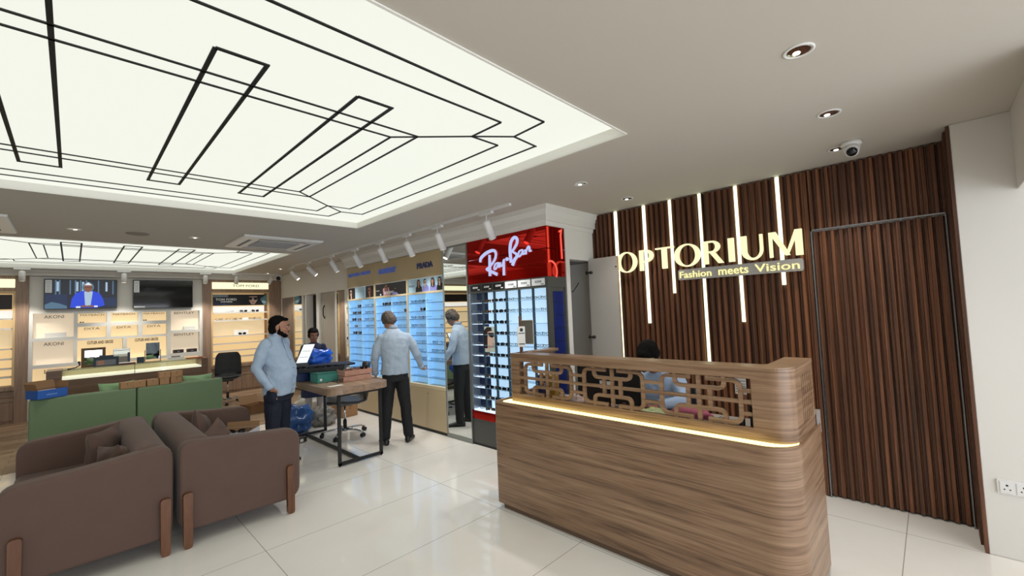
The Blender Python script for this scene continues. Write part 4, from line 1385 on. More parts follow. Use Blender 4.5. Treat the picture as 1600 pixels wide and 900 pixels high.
for brand, L_ in NI.items():
    for j, (a, b, z0, z1) in enumerate(L_):
        big = brand in ('AKONI', 'BENTLEY')
        mb = MB(); mb.box(a, b, 11.99, 12.0, z0, z1); mb.build('niche_back', M('niche_pale', '#dccdb8', .5, emit='#ffe9cc', es=.3) if big else M('niche_warm', '#e8cf9f', .5, emit='#ffdfae', es=.42), nw)
        w_, h_, top_ = {'AKONI': (.26, .062, .03), 'MAYBACH': (.34, .036, .012), 'DITA': (.22, .042, .02), 'CUTLER AND GROSS': (.38, .062, .025), 'BENTLEY': (.36, .048, .02), 'LINDBERG': (2.2, .075, .02)}[brand]
        mb = MB(); cx_ = (a + b) / 2
        if brand == 'LINDBERG':
            for ch, ux in zip('LINDBERG', (-.36, -.23, -.13, .02, 1.50, 1.63, 1.76, 1.90)):
                mb = text_mb(ch, ux, z1 - .11, .05, .07, .0, .006, TY(0, 11.99, 0), mb)
                mb.build('letter', lett, nw); mb = MB()
            continue
        text_mb(brand, cx_ - w_ / 2, z1 - top_ - h_, w_, h_, .0, .006, TY(0, 11.99, 0), mb, 0, .03 if brand.startswith('CUT') else .0)
        mb.build('brand_lettering', lett, nw)


def small_box(x0, x1, y0, y1, z0, z1, m, label, cat='stand', name='display_stand', group=None):
    mb = MB(); mb.box(x0, x1, y0, y1, z0, z1)
    return tag(mb.build(name, m, None, .003), label, cat, group)
small_box(-.36, -.08, 11.86, 11.97, 1.49, 1.58, paper_m, 'white riser block inside the upper AKONI niche')
small_box(1.72, 1.94, 11.86, 11.97, 1.515, 1.59, paper_m, 'white riser block inside the upper BENTLEY niche')
for x0, w_ in ((1.54, 'left'), (1.78, 'right')):
    r = root('eyewear_tray', 'dark eyewear tray topped with glasses in the lower BENTLEY niche, ' + w_ + ' one', 'tray', (x0 + .09, 11.9, 1.02), 'trays in the BENTLEY niche')
    mb = MB(); mb.box(x0, x0 + .18, 11.84, 11.95, 1.02, 1.09); mb.build('body', M('tray_dark', '#2b201d', .4), r, .003)
    mb = MB(); mb.box(x0 + .07, x0 + .11, 11.838, 11.84, 1.045, 1.06); mb.build('emblem', steel_m, r)
for x, w_ in ((.12, 'leftmost'), (1.06, 'rightmost')):
    put_glasses('black sunglasses', (x + .01, 11.9, 1.748), pi / 2, 'lying in the %s MAYBACH niche' % w_, 'frames in the niches', .45)

# ------------------------------------------------------------------ televisions
def tv(x0, x1, z0, z1, label, on):
    r = root('television', label, 'television', ((x0 + x1) / 2, 11.80, z0), 'wall televisions')
    mb = MB(); mb.box(x0, x1, 11.775, 11.808, z0, z1); mb.build('bezel', M('tv_bezel', '#0b0b0c', .3), r, .003)
    mb = MB(); mb.box(x0 + .2, x1 - .2, 11.808, 11.828, z0 + .1, z1 - .1); mb.build('wall_bracket', black_m, r)
    g = .012
    W_, H_ = x1 - x0, z1 - z0
    if on:
        e = lambda n_, c_, s_: M(n_, c_, .4, emit=c_, es=s_)
        a1, a2, a3, a4, a5, a6, a7 = e('tv_dark', '#20232c', .5), e('tv_blue', '#2340c8', .6), e('tv_teal', '#4b6880', .6), e('tv_pale', '#9db2c8', .6), e('tv_skin', '#80503c', .5), e('tv_white', '#d8e0e8', .6), e('tv_navy', '#1c2a48', .6)
        p = Pic(TY(x0, 11.774, z0), (a1, a2, a3, a4, a5, a6, a7))
        p.rect(g, g, W_ - g, H_ - g, a1)
        for u in (.14, .19, .33, .4, .47, .55, .72, .93):
            p.rect(u, .28, u + .02, H_ - .02, a3)
        for u in (.16, .42, .5, .83):
            p.rect(u, .34, u + .03, H_ - .05, a4)
        p.rect(g, g, .30, .28, a7); p.poly([(g, g), (g, .09), (.1, .14), (.2, .11), (.3, .06), (.3, g)], a3)
        p.rect(.66, .05, W_ - g, .22, a7)
        p.ell(.585, .42, .082, .10, a3)
        p.poly([(.34, .03), (.36, .2), (.42, .31), (.52, .35), (.65, .35), (.75, .30), (.80, .18), (.82, .06), (.7, .02), (.45, .02)], a2)
        p.poly([(.545, .06), (.53, .33), (.585, .36), (.65, .33), (.62, .06)], a4)
        p.ell(.585, .41, .058, .085, a5); p.rect(.53, .41, .64, .418, a1); p.poly([(.53, .46), (.585, .52), (.64, .46)], a6)
        p.ell(.53, .05, .05, .02, a5); p.ell(.62, .05, .05, .02, a5); p.rect(.42, .02, .48, .05, a6); p.rect(.67, .03, .72, .06, a6)
        p.build('screen_picture', r)
    else:
        mb = MB(); mb.box(x0 + g, x1 - g, 11.772, 11.776, z0 + g, z1 - g); mb.build('screen', M('screen_off', '#0d0f12', .06), r)
    mb = MB(); T = TY(x0, 11.77, z0)
    mb.prism([(.015, H_ - .26), (.10, H_ - .26), (.10, H_ - .02), (.015, H_ - .02)], 0, .001, T, 0)
    for k in range(7):
        mb.prism([(.025, H_ - .05 - k * .03), (.085, H_ - .05 - k * .03), (.085, H_ - .058 - k * .03), (.025, H_ - .058 - k * .03)], .001, .0015, T, 1)
    mb.build('energy_sticker', [WH, GRY], r)
    mb = MB(); mb.prism([(.015, .016), (.19, .016), (.19, .045), (.015, .045)], 0, .001, T); mb.build('brand_sticker', WH, r)
tv(-.375, .628, 2.018, 2.592, 'wall television showing a man in a blue jacket', True)
tv(.868, 1.872, 2.008, 2.60, 'dark switched-off wall television reflecting the ceiling', False)

# ------------------------------------------------------------------ glass-topped display counter before the niches
dcn = root('glass_display_counter', 'long wooden display counter with lit glass showcase top behind the green sofas', 'counter', (.83, 11.25, 0))
cx0, cx1, cy0, cy1, ct = -.31, 2.0, 10.97, 11.55, .92
mb = MB(); mb.box(cx0, cx1, cy0, cy1, 0, .745); mb.box(cx0, cx0 + .19, cy0, cy1, .745, ct); mb.box(cx1 - .11, cx1, cy0, cy1, .745, ct); mb.build('body', oak_d, dcn, .002)
mb = MB(); mb.box(cx0 + .19, cx1 - .11, cy0 + .01, cy1 - .01, .746, .775); mb.build('lit_tray', M('tray_glow', '#ffffff', .5, emit='#fff8e0', es=.7), dcn)
mb = MB(); mb.box(cx0 + .19, cx1 - .11, cy1 - .02, cy1, .775, ct - .01); mb.build('rear_panel', M('case_beige', '#cfc4a0', .5), dcn)
mb = MB(); mb.box(cx0 + .19, cx1 - .11, cy0, cy0 + .006, .745, ct - .008); mb.build('front_glass', glass_m, dcn)
mb = MB(); mb.box(cx0 + .19, cx1 - .11, cy0, cy1, ct - .008, ct); mb.build('top_glass', glass_m, dcn)
mb = MB(); mb.box(cx0 + .19, cx1 - .11, cy0 - .002, cy0 + .004, ct - .008, ct + .001); mb.build('glass_edge', M('glass_edge', '#2a3f3a', .2), dcn)
mb = MB(); mb.box(.838, .846, cy0 - .003, cy0 + .006, .745, ct); mb.build('seam_strip', black_m, dcn)

# goods on that counter
r = root('table_mirror', 'square mirror with thick bronze frame on the glass display counter', 'mirror', (.27, 11.2, ct))
mb = MB(); mb.ribbon([(.14, .02), (.42, .02), (.42, .33), (.14, .33)], .045, 0, .03, TY(0, 11.2, ct), closed=True); mb.build('frame', M('bronze', '#5a4320', .4, .4), r)
mb = MB(); mb.box(.15, .41, 11.19, 11.2, ct + .03, ct + .32); mb.build('mirror_glass', mirror_m, r)
mb = MB(); mb.box(.2, .36, 11.15, 11.28, ct, ct + .012); mb.build('foot', M('bronze', '#5a4320'), r)
r = root('display_card', 'dark blue upright display card with a picture, leaning before the bronze mirror', 'display card', (.42, 11.1, ct))
mb = MB(); mb.prism([(.28, .0), (.62, .0), (.62, .17), (.55, .17), (.55, .2), (.36, .2), (.36, .17), (.28, .17)], 0, .03, TY(0, 11.1, ct)); mb.build('panel', M('slate_blue', '#2f4150', .5), r)
mb = MB(); mb.prism([(.31, .02), (.58, .02), (.58, .12), (.31, .12)], .03, .032, TY(0, 11.1, ct)); mb.prism([(.33, .03), (.42, .03), (.42, .11), (.33, .11)], .032, .033, TY(0, 11.1, ct), 1); mb.build('picture', [GRY, SK], r)
r = root('table_mirror', 'tilted bright white-framed mirror on the display counter beside the seam', 'mirror', (.62, 11.25, ct))
Tm = lambda u, v, w: (u, 11.25 - w + v * .25, ct + v)
mb = MB(); mb.prism([(.56, .02), (.78, .02), (.80, .30), (.55, .30)], 0, .012, Tm); mb.build('frame', white_plastic, r)
mb = MB(); mb.prism([(.57, .03), (.77, .03), (.79, .29), (.56, .29)], .012, .014, Tm); mb.build('mirror_glass', mirror_m, r)
mb = MB(); mb.box(.76, .79, 11.2, 11.3, ct, ct + .22); mb.build('stand', NAV, r)
r = root('catalogue_stack', 'dark red book and tray of white papers on the display counter', 'books', (.74, 11.1, ct))
mb = MB(); mb.box(.6, .86, 11.03, 11.2, ct, ct + .025); mb.build('book', M('maroon', '#5b1f22', .5), r, .002)
mb = MB(); mb.box(.62, .82, 11.05, 11.17, ct + .026, ct + .04); mb.build('papers', paper_m, r, .002)
small_box(.88, .99, 11.08, 11.1, ct, ct + .12, M('slate_blue', '#2f4150'), 'small slate photo frame standing at the counter seam', 'photo frame', 'desk_photo')
r = root('table_mirror', 'upright tilting mirror on slim side posts on the display counter', 'mirror', (1.12, 11.15, ct))
mb = MB(); mb.box(1.02, 1.23, 11.15, 11.165, ct + .06, ct + .38); mb.build('mirror_glass', mirror_m, r)
mb = MB(); mb.box(1.0, 1.012, 11.15, 11.17, ct, ct + .24); mb.box(1.238, 1.25, 11.15, 11.17, ct, ct + .24); mb.box(1.0, 1.25, 11.1, 11.22, ct, ct + .01); mb.build('stand', M('stand_taupe', '#7d6b5c', .4), r)
small_box(1.36, 1.62, 11.1, 11.3, ct, ct + .06, paper_m, 'white carton with a black strip lying on the display counter', 'box', 'product_box')
small_box(1.42, 1.56, 11.12, 11.2, ct + .061, ct + .075, dark_m, 'black eyewear case lying on the white carton', 'case', 'eyewear_case')
small_box(1.66, 1.94, 11.08, 11.2, ct, ct + .022, M('orange_red', '#a8452c', .5), 'flat reddish tray at the right end of the display counter', 'tray', 'flat_tray')
kb = MB(); kb.tube([(-.05, 11.05, ct + .006), (.03, 11.1, ct + .012), (.1, 11.12, ct + .05), (.09, 11.15, ct + .12)], [.012, .01, .01, .02], 8)
tag(kb.build('desk_lamp', dark_m), 'small black lamp arm beside the bronze mirror', 'lamp')
# ------------------------------------------------------------------ brown sofas, back to back
sofa_f = M('brown_velvet', '#614b42', .85, sheen=.12, noise_amt=.10, nscale=7, bump=.03)
green_f = M('green_fabric', '#6c8262', .9, sheen=.1, noise_amt=.08, nscale=60, bump=.05); green_l = M('green_cushion', '#86a87c', .9, sheen=.3)


def soft(mb, name, m, parent, bevel=.05, seg=5, **k):
    mb.s = [True] * len(mb.s)
    return mb.build(name, m, parent, bevel, seg, **k)


def slab(profile, y0, y1, nseg=6):
    """profile in xz, extruded in y, with a gentle bulge"""
    mb = MB()
    rings = []
    n = len(profile)
    cx = sum(p[0] for p in profile) / n; cz = sum(p[1] for p in profile) / n
    for i in range(nseg + 1):
        t = i / nseg
        k = 1 + .012 * math.sin(pi * t)
        rings.append([(cx + (x - cx) * k, y0 + (y1 - y0) * t, cz + (z - cz) * k) for x, z in profile])
    mb.loft(rings, 0, True)
    return mb


def pillow(name, label, c, size, rot, m, thick=.13, seed=1, group=None):
    mb = MB(); N_ = 14
    R_ = Matrix.Rotation(rot[2], 3, 'Z') @ Matrix.Rotation(rot[1], 3, 'Y') @ Matrix.Rotation(rot[0], 3, 'X')
    for sgn in (1, -1):
        vs = []
        for i in range(N_ + 1):
            for j in range(N_ + 1):
                u = i / N_ * 2 - 1; v = j / N_ * 2 - 1
                e = ((1 - abs(u) ** 2.6) * (1 - abs(v) ** 2.6)) ** .5
                pin = 1 - .10 * (1 - abs(v) ** 2) * abs(u) ** 3
                pin2 = 1 - .10 * (1 - abs(u) ** 2) * abs(v) ** 3
                nz = noise.noise(Vector((u * 2.2, v * 2.2, seed))) * .018 * e + .012 * e * sin(5 * u + 7 * v + seed)
                p = Vector((u * size / 2 * pin, v * size / 2 * pin2, sgn * (thick / 2 * e) + nz))
                p.z += .05 * size * u * v
                vs.append(R_ @ p + Vector(c))
        fs = []
        for i in range(N_):
            for j in range(N_):
                a = i * (N_ + 1) + j
                f = (a, a + N_ + 1, a + N_ + 2, a + 1)
                fs.append(f if sgn > 0 else f[::-1])
        mb.add(vs, fs, 0, True)
    o = mb.build(name, m)
    return tag(o, label, 'pillow', group)


def brown_sofa(s, xb, label):
    """s=+1 faces +x; xb is the x of the outer back face"""
    X = lambda d: xb + s * d
    r = root('sofa', label, 'sofa', (X(.43), 4.87, 0), 'brown velvet sofas back to back')
    def prof(pts, rad):
        q = [(X(a), z) for a, z in pts]
        return fillet(q, rad, 6, True)
    for y0, y1 in ((4.05, 4.20), (5.55, 5.70)):
        soft(slab(prof([(.0, .11), (.84, .11), (.845, .69), (.42, .72), (.0, .77)], .11), y0, y1), 'armrest', sofa_f, r, .06)
    mb = MB(); mb.box(min(X(.005), X(.225)), max(X(.005), X(.225)), 4.10, 5.66, .11, .77); soft(mb, 'backrest', sofa_f, r, .09, 6)
    mb = MB(); mb.box(min(X(.2), X(.82)), max(X(.2), X(.82)), 4.16, 5.60, .11, .30); soft(mb, 'seat_base', sofa_f, r, .03)
    mb = MB(); mb.box(min(X(.24), X(.85)), max(X(.24), X(.85)), 4.19, 5.56, .30, .44); soft(mb, 'seat_cushion', sofa_f, r, .05)
    for dx in (.045, .755):
        for ya, yb in ((4.010, 4.052), (5.698, 5.74)):
            pts = fillet([(X(dx - .027), 0.0), (X(dx + .027), 0.0), (X(dx + .030), .40), (X(dx - .030), .40)], .024, 5, True)
            mb = MB(); mb.prism(pts, ya, yb, lambda u, v, w: (u, w, v)); mb.build('leg', teak, r, .008, 3)
    return r
brown_sofa(-1, .525, 'brown velvet sofa at the left edge, facing the left side, with wooden slab legs')
brown_sofa(1, .565, 'brown velvet sofa facing the table, with wooden slab legs and a carton on it')
pillow('throw_pillow', 'brown pillow standing upright on the left brown sofa against its back', (.19, 4.97, .60), .44, (radians(90), radians(0), radians(68)), sofa_f, .15, 2, 'brown throw pillows')
pillow('throw_pillow', 'brown pillow leaning in the near corner of the left brown sofa', (.255, 4.50, .57), .40, (radians(75), radians(10), radians(110)), sofa_f, .14, 5, 'brown throw pillows')
pillow('throw_pillow', 'farther brown pillow resting upright in the right brown sofa', (.87, 5.05, .59), .42, (radians(85), radians(20), radians(75)), sofa_f, .14, 8, 'brown throw pillows')
pillow('throw_pillow', 'brown pillow slumped forward beside the carton on the right brown sofa', (.94, 4.66, .53), .42, (radians(60), radians(-15), radians(55)), sofa_f, .14, 11, 'brown throw pillows')


def open_box(name, label, c, sx, sy, h, rz, m, m_in, flaps=True, cat='box', group=None, flen=.5, parent_goods=None, t=.004, fl=(50, 60, 40, 65)):
    r = root(name, label, cat, c, group, rz)
    mb = MB()
    a, b = sx / 2, sy / 2
    mb.box(-a, a, -b, b, 0, t)
    mb.box(-a, -a + t, -b, b, t, h); mb.box(a - t, a, -b, b, t, h); mb.box(-a + t, a - t, -b, -b + t, t, h); mb.box(-a + t, a - t, b - t, b, t, h)
    mb.build('body', m, r, world=False)
    mb = MB()
    mb.box(-a + t, a - t, -b + t, b - t, t, t * 1.5)
    for x0, x1, y0, y1 in ((-a + t, -a + 1.6 * t, -b + t, b - t), (a - 1.6 * t, a - t, -b + t, b - t), (-a + t, a - t, -b + t, -b + 1.6 * t), (-a + t, a - t, b - 1.6 * t, b - t)):
        mb.box(x0, x1, y0, y1, t, h - .001)
    mb.build('lining', m_in, r, world=False)
    if flaps:
        L_ = sy * flen
        for k, (ang) in enumerate(fl):
            if ang is None:
                continue
            mb = MB(); ca, sa = cos(radians(ang)), sin(radians(ang))
            if k < 2:
                s_ = (-1, 1)[k]
                vs = [(s_ * a, -b, h), (s_ * a, b, h), (s_ * (a + L_ * sa * .8), b * .96, h + L_ * ca * .8), (s_ * (a + L_ * sa * .8), -b * .96, h + L_ * ca * .8)]
                off = Vector((s_ * ca, 0, -sa)) * t * -.6
            else:
                s_ = (-1, 1)[k - 2]
                vs = [(-a, s_ * b, h), (a, s_ * b, h), (a * .96, s_ * (b + L_ * sa), h + L_ * ca), (-a * .96, s_ * (b + L_ * sa), h + L_ * ca)]
                off = Vector((0, s_ * ca, -sa)) * t * -.6
            vs2 = [tuple(Vector(v) + off) for v in vs]
            mb.add(vs + vs2, [(0, 1, 2, 3), (7, 6, 5, 4), (0, 4, 5, 1), (1, 5, 6, 2), (2, 6, 7, 3), (3, 7, 4, 0)])
            mb.build('flap', m_in, r, world=False)
    return r


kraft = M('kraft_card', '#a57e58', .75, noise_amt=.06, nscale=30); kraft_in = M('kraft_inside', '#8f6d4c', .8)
whitebox = M('white_box', '#c9ccd6', .6)
bx_ = open_box('carton', 'open white carton of spectacles lying on the right brown sofa', (1.10, 4.78, .445), .30, .24, .18, radians(-38), whitebox, kraft_in, True, fl=(None, None, None, 12), flen=.22)
mb = MB(); mb.box(-.14, .14, -.11, .11, .008, .13); mb.build('filling', paper_m, bx_, world=False)
for i, (dx, dy) in enumerate(((.0, .02), (.07, -.03))):
    put_glasses(('black sunglasses', 'thin silver wire glasses')[i], (1.10 + dx, 4.78 + dy, .577), 1.1 + i, 'lying in the open white carton on the brown sofa', 'frames in the sofa carton', 1.0)

# ------------------------------------------------------------------ green sofas, seen from behind
def green_sofa(x0, x1, label):
    r = root('sofa', label, 'sofa', ((x0 + x1) / 2, 7.9, 0), 'green sofas')
    mb = MB(); mb.box(x0, x1, 7.50, 7.66, .08, .835); soft(mb, 'backrest', green_f, r, .022, 4)
    for a, b in ((x0, x0 + .13), (x1 - .13, x1)):
        mb = MB(); mb.prism(fillet([(7.60, .08), (8.30, .08), (8.30, .60), (7.62, .83)], .05, 5, True), a, b, lambda u, v, w: (w, u, v)); soft(mb, 'armrest', green_f, r, .03, 4)
    mb = MB(); mb.box(x0 + .12, x1 - .12, 7.62, 8.28, .10, .42); soft(mb, 'seat', green_f, r, .04)
    for a in (x0 + .06, x1 - .06):
        for b in (7.56, 8.24):
            mb = MB(); mb.cyl((a, b, 0), (a, b, .09), .018, .024, 12); mb.build('leg', black_m, r)
    return r
green_sofa(-.345, .593, 'left green sofa seen from behind, with a blue carton on its back')
green_sofa(.603, 1.548, 'right green sofa seen from behind, with small brown cartons on its back')
pillow('throw_pillow', 'light green cushion peeking over the back of the left green sofa', (.42, 7.80, .74), .36, (radians(85), 0, radians(4)), green_l, .14, 3, 'green cushions')
pillow('throw_pillow', 'light green cushion peeking over the right end of the green sofas', (1.30, 7.82, .72), .36, (radians(80), 0, radians(-10)), green_l, .15, 4, 'green cushions')
bb = open_box('carton', 'open blue carton with brown flaps balanced on the left green sofa', (-.205, 7.60, .842), .27, .22, .10, radians(28), M('blue_card', '#2f62b8', .45), kraft_in, True, fl=(15, 10, None, 20), flen=.45, cat='box')
mb = MB(); mb.box(-.11, .11, -.08, .08, .01, .085); mb.build('paper_filling', paper_m, bb, world=False)
mb = MB(); text_mb('vision', -.06, .035, .10, .022, 0, .001, lambda u, v, w: (u, -.1105 - w, v), mb); mb.build('lettering', M('pale_blue_print', '#9fc0ea', .5), bb, world=False)
CBX = [(.50, 7.58, .838, .13, .10, .085, 8, 'leftmost of the row, slightly turned'), (.635, 7.58, .838, .12, .10, .085, -6, 'second from the left of the row'), (.76, 7.59, .838, .12, .10, .085, 4, 'third from the left of the row'),
       (.885, 7.58, .838, .10, .10, .088, 0, 'bottom left of the small stack'), (1.0, 7.59, .838, .13, .11, .088, 18, 'bottom right of the small stack'), (.885, 7.58, .927, .12, .11, .075, 3, 'top left of the small stack'), (1.01, 7.59, .927, .13, .11, .075, 10, 'top right of the small stack')]
for x, y, z, sx, sy, sz, a, w_ in CBX:
    mb = MB(); mb.box(-sx / 2, sx / 2, -sy / 2, sy / 2, 0, sz)
    r = root('small_carton', 'small brown carton on the green sofa back, ' + w_, 'box', (x, y, z), 'brown cartons on the sofa back', radians(a))
    mb.build('body', kraft, r, .002, world=False)
    mb = MB(); mb.box(-.008, .008, -sy / 2 - .0006, sy / 2 + .0006, sz * .5, sz + .0006); mb.build('tape', M('tape', '#8e6b46', .3), r, world=False)

# carton on the plank floor
open_box('carton', 'open brown carton on the plank floor behind the standing man', (2.35, 8.95, 0), .36, .30, .14, radians(20), kraft, kraft_in, True, fl=(70, 60, 75, 30), flen=.55)

# ------------------------------------------------------------------ swivel chairs
def star_base(r, mat, hz=.30, rad=.27, rot=.3, col_m=None, caster=.028):
    mb = MB(); mb.cyl((0, 0, .07), (0, 0, .11), .035, .028, 16); mb.build('hub', chrome_m, r, world=False)
    mb = MB(); mb.cyl((0, 0, .10), (0, 0, .22), .026, .024, 16); mb.build('gas_cover', dark_m, r, world=False)
    mb = MB(); mb.cyl((0, 0, .2), (0, 0, hz + .1), .014, .014, 12); mb.build('gas_column', chrome_m, r, world=False)
    for k in range(5):
        a = rot + 2 * pi * k / 5
        d_ = Vector((cos(a), sin(a), 0))
        mb = MB(); mb.tube([d_ * .02 + Vector((0, 0, .095)), d_ * rad * .5 + Vector((0, 0, .095)), d_ * rad * .85 + Vector((0, 0, .082)), d_ * rad + Vector((0, 0, .06))], [(.016, .018), (.014, .014), (.012, .012), (.010, .010)], 8)
        ba_ = mb.build('base_arm', mat, r, world=False)
        n_ = Vector((-d_.y, d_.x, 0)); c_ = d_ * rad + Vector((0, 0, caster))
        mb = MB(); mb.cyl(c_ - n_ * .026, c_ - n_ * .006, caster, caster, 16); mb.cyl(c_ + n_ * .006, c_ + n_ * .026, caster, caster, 16); mb.cyl(c_ - n_ * .006, c_ + n_ * .006, .01, .01, 8)
        mb.tube([c_ + Vector((0, 0, -.0)) - n_ * .0, c_ + Vector((0, 0, .045))], [.008, .008], 8)
        mb.build('caster', dark_m, ba_, world=False)


tufted = M('black_tufted', '#17181a', .55, sheen=.2)
r = root('swivel_chair', 'black tufted swivel chair behind the right green sofa before the lit cabinet', 'chair', (2.22, 10.35, 0), None, radians(165))
star_base(r, chrome_m, .36, .28)
def shell(w, h, r_, name, mat, parent, z0=.46, tuft=True):
    """curved seat-and-back shell made as a grid"""
    mb = MB(); NU, NV = 16, 26
    def surf(u, v, off):
        # v 0..1 seat front to top of the back
        if v < .42:
            t = v / .42; y = .24 - .44 * t; z = z0 + .012 * cos(t * pi) ; ny, nz = 0, 1
        elif v < .56:
            t = (v - .42) / .14; a = t * radians(80); y = -.20 - .09 * sin(a); z = z0 + .09 - .09 * cos(a); ny, nz = sin(a), cos(a)
        else:
            t = (v - .56) / .44; y = -.29 - .05 * t; z = z0 + .075 + h * t; ny, nz = 1, .1
        ww = w * (1 - .10 * max(0, (v - .6) / .4) ** 2)
        edge = 1
        x = u * ww / 2
        if v > .88:
            k = (v - .88) / .12; x *= math.sqrt(max(0, 1 - (k * .62) ** 2))
        if v < .08:
            k = (.08 - v) / .08; x *= math.sqrt(max(0, 1 - (k * .55) ** 2))
        curl = .05 * abs(u) ** 2.4
        y += curl * ny * (1 if v > .5 else 0); z += curl * nz * (1 if v <= .5 else 0) * .7
        if tuft and off > 0:
            q = .008 * (abs(sin(u * pi * 1.5)) ** .5) * (abs(sin(v * pi * 7)) ** .5); y += ny * q; z += nz * q
        return (x, y + ny * off, z + nz * off)
    lay = []
    for off in (.035, -.02):
        lay.append([[surf(i / NU * 2 - 1, j / NV, off * (1 - .55 * abs(i / NU * 2 - 1) ** 4)) for i in range(NU + 1)] for j in range(NV + 1)])
    vs = [p for L_ in lay for row_ in L_ for p in row_]
    n1 = (NU + 1) * (NV + 1); fs = []
    for j in range(NV):
        for i in range(NU):
            a = j * (NU + 1) + i
            fs.append((a, a + 1, a + NU + 2, a + NU + 1)); fs.append((n1 + a, n1 + a + NU + 1, n1 + a + NU + 2, n1 + a + 1))
    for j in range(NV):
        for i in (0, NU):
            a = j * (NU + 1) + i; b = a + NU + 1
            fs.append((a, b, n1 + b, n1 + a))
    for i in range(NU):
        for j in (0, NV):
            a = j * (NU + 1) + i
            fs.append((a, a + 1, n1 + a + 1, n1 + a))
    mb.add(vs, fs, 0, True)
    return mb.build(name, mat, parent, world=False)
shell(.47, .44, 0, 'padded_shell', tufted, r, .50)
mb = MB(); mb.box(-.1, .1, -.1, .1, .455, .485); mb.build('seat_plate', dark_m, r, world=False)
r = root('swivel_chair', 'black shell swivel chair with chrome star base tucked under the work table', 'chair', (2.68, 5.98, 0), None, radians(70))
star_base(r, chrome_m, .33, .30, .15)
shell(.50, .46, 0, 'padded_shell', M('black_shell', '#1b1d1e', .4), r, .46, False)
mb = MB(); mb.box(-.1, .1, -.1, .1, .425, .45); mb.build('seat_plate', dark_m, r, world=False)

# ------------------------------------------------------------------ work table
wt = root('work_table', 'wood-topped work table with black steel frame crowded with trays and boxes', 'table', (2.33, 5.62, 0))
tx0, tx1, ty0, ty1, tz = 1.955, 2.70, 4.72, 6.55, .87
oak_t = wood('table_veneer', '#7c6350', '#957b66', '#a98f79', scale=(14, .9, 14), rough=.4, distort=.7)
mb = MB(); mb.prism(fillet([(tx0, ty0), (tx1, ty0), (tx1, ty1), (tx0, ty1)], .19, 8, True), tz - .075, tz, lambda u, v, w: (u, v, w)); mb.build('tabletop', oak_t, wt, .004)
for yy, nm in ((4.80, 'a'), (6.42, 'b')):
    mb = MB()
    for xx in (2.085, 2.585):
        mb.box(xx - .016, xx + .016, yy - .016, yy + .016, .012, tz - .075)
    mb.box(2.085 - .016, 2.585 + .016, yy - .016, yy + .016, .012, .044); mb.box(2.085, 2.585, yy - .016, yy + .016, tz - .107, tz - .0755)
    for xx in (2.085, 2.585):
        mb.cyl((xx, yy, 0), (xx, yy, .012), .012, .012, 10)
    mb.build('leg_frame', black_m, wt, .002)
mb = MB(); mb.box(2.31 - .016, 2.31 + .016, 4.816, 6.404, .012, .044); mb.build('floor_rail', black_m, wt, .002)
mb = MB(); mb.box(2.31 - .016, 2.31 + .016, 4.816, 6.404, tz - .107, tz - .0755); mb.build('top_rail', black_m, wt)
zt = tz + .001
# goods on the table
r = root('storage_box', 'teal green cardboard box under the black frame tray on the work table', 'box', (2.20, 5.42, zt), None, radians(4))
mb = MB(); mb.box(-.15, .15, -.1, .1, 0, .105); mb.build('body', M('teal_card', '#3f8478', .5), r, .006, world=False)
mb = MB(); mb.cyl((-.11, -.10, .035), (-.11, -.1015, .035), .016, .016, 14); mb.build('round_sticker', paper_m, r, world=False)
mb = MB(); mb.box(-.155, .155, -.105, .105, .105, .118); mb.build('lid', M('teal_card_dark', '#2f6c62', .5), r, .003, world=False)
r = root('storage_box', 'navy blue box beside the teal box on the work table', 'box', (2.04, 5.78, zt))
mb = MB(); mb.box(1.96, 2.17, 5.68, 5.86, zt, zt + .10); mb.build('body', M('navy_card', '#15305f', .45), r, .006)
mb = MB(); mb.box(1.955, 2.175, 5.675, 5.865, zt + .10, zt + .112); mb.build('lid', M('navy_card', '#15305f'), r, .003)
r = root('frame_tray', 'long black tray full of spectacle frames laid across the boxes on the table', 'tray', (2.21, 5.60, zt + .122), None, radians(-30))
mb = MB(); mb.box(-.30, .30, -.16, .16, 0, .012); mb.box(-.30, .30, -.16, -.152, .012, .045); mb.box(-.30, .30, .152, .16, .012, .045); mb.box(-.30, -.292, -.152, .152, .012, .045); mb.box(.292, .30, -.152, .152, .012, .045); mb.build('body', dark_m, r, .002, world=False)
for k in range(5):
    mb = MB(); x = -.24 + .12 * k; mb.box(x - .003 + .06, x + .003 + .06, -.15, .15, .012, .032); mb.build('partition', dark_m, r, world=False) if k < 4 else None
tr_c = Matrix.Rotation(radians(-30), 3, 'Z')
for k in range(10):
    q = tr_c @ Vector((-.24 + .12 * (k % 5), -.10 + .12 * (k // 5), .014)) + Vector((2.21, 5.60, zt + .122))
    put_glasses(('thin silver wire glasses', 'black optical glasses', 'black sunglasses')[k % 3], q, radians(-30) + pi / 2, 'in the black table tray, %s of the %s row' % (['first', 'second', 'third', 'fourth', 'fifth'][k % 5], ('near', 'far')[k // 5]), 'frames in the black tray', .8)
wd_m = wood('pink_beech', '#a77764', '#bb8c78', '#caa08c', scale=(6, 1.2, 20), rough=.5, distort=.4)
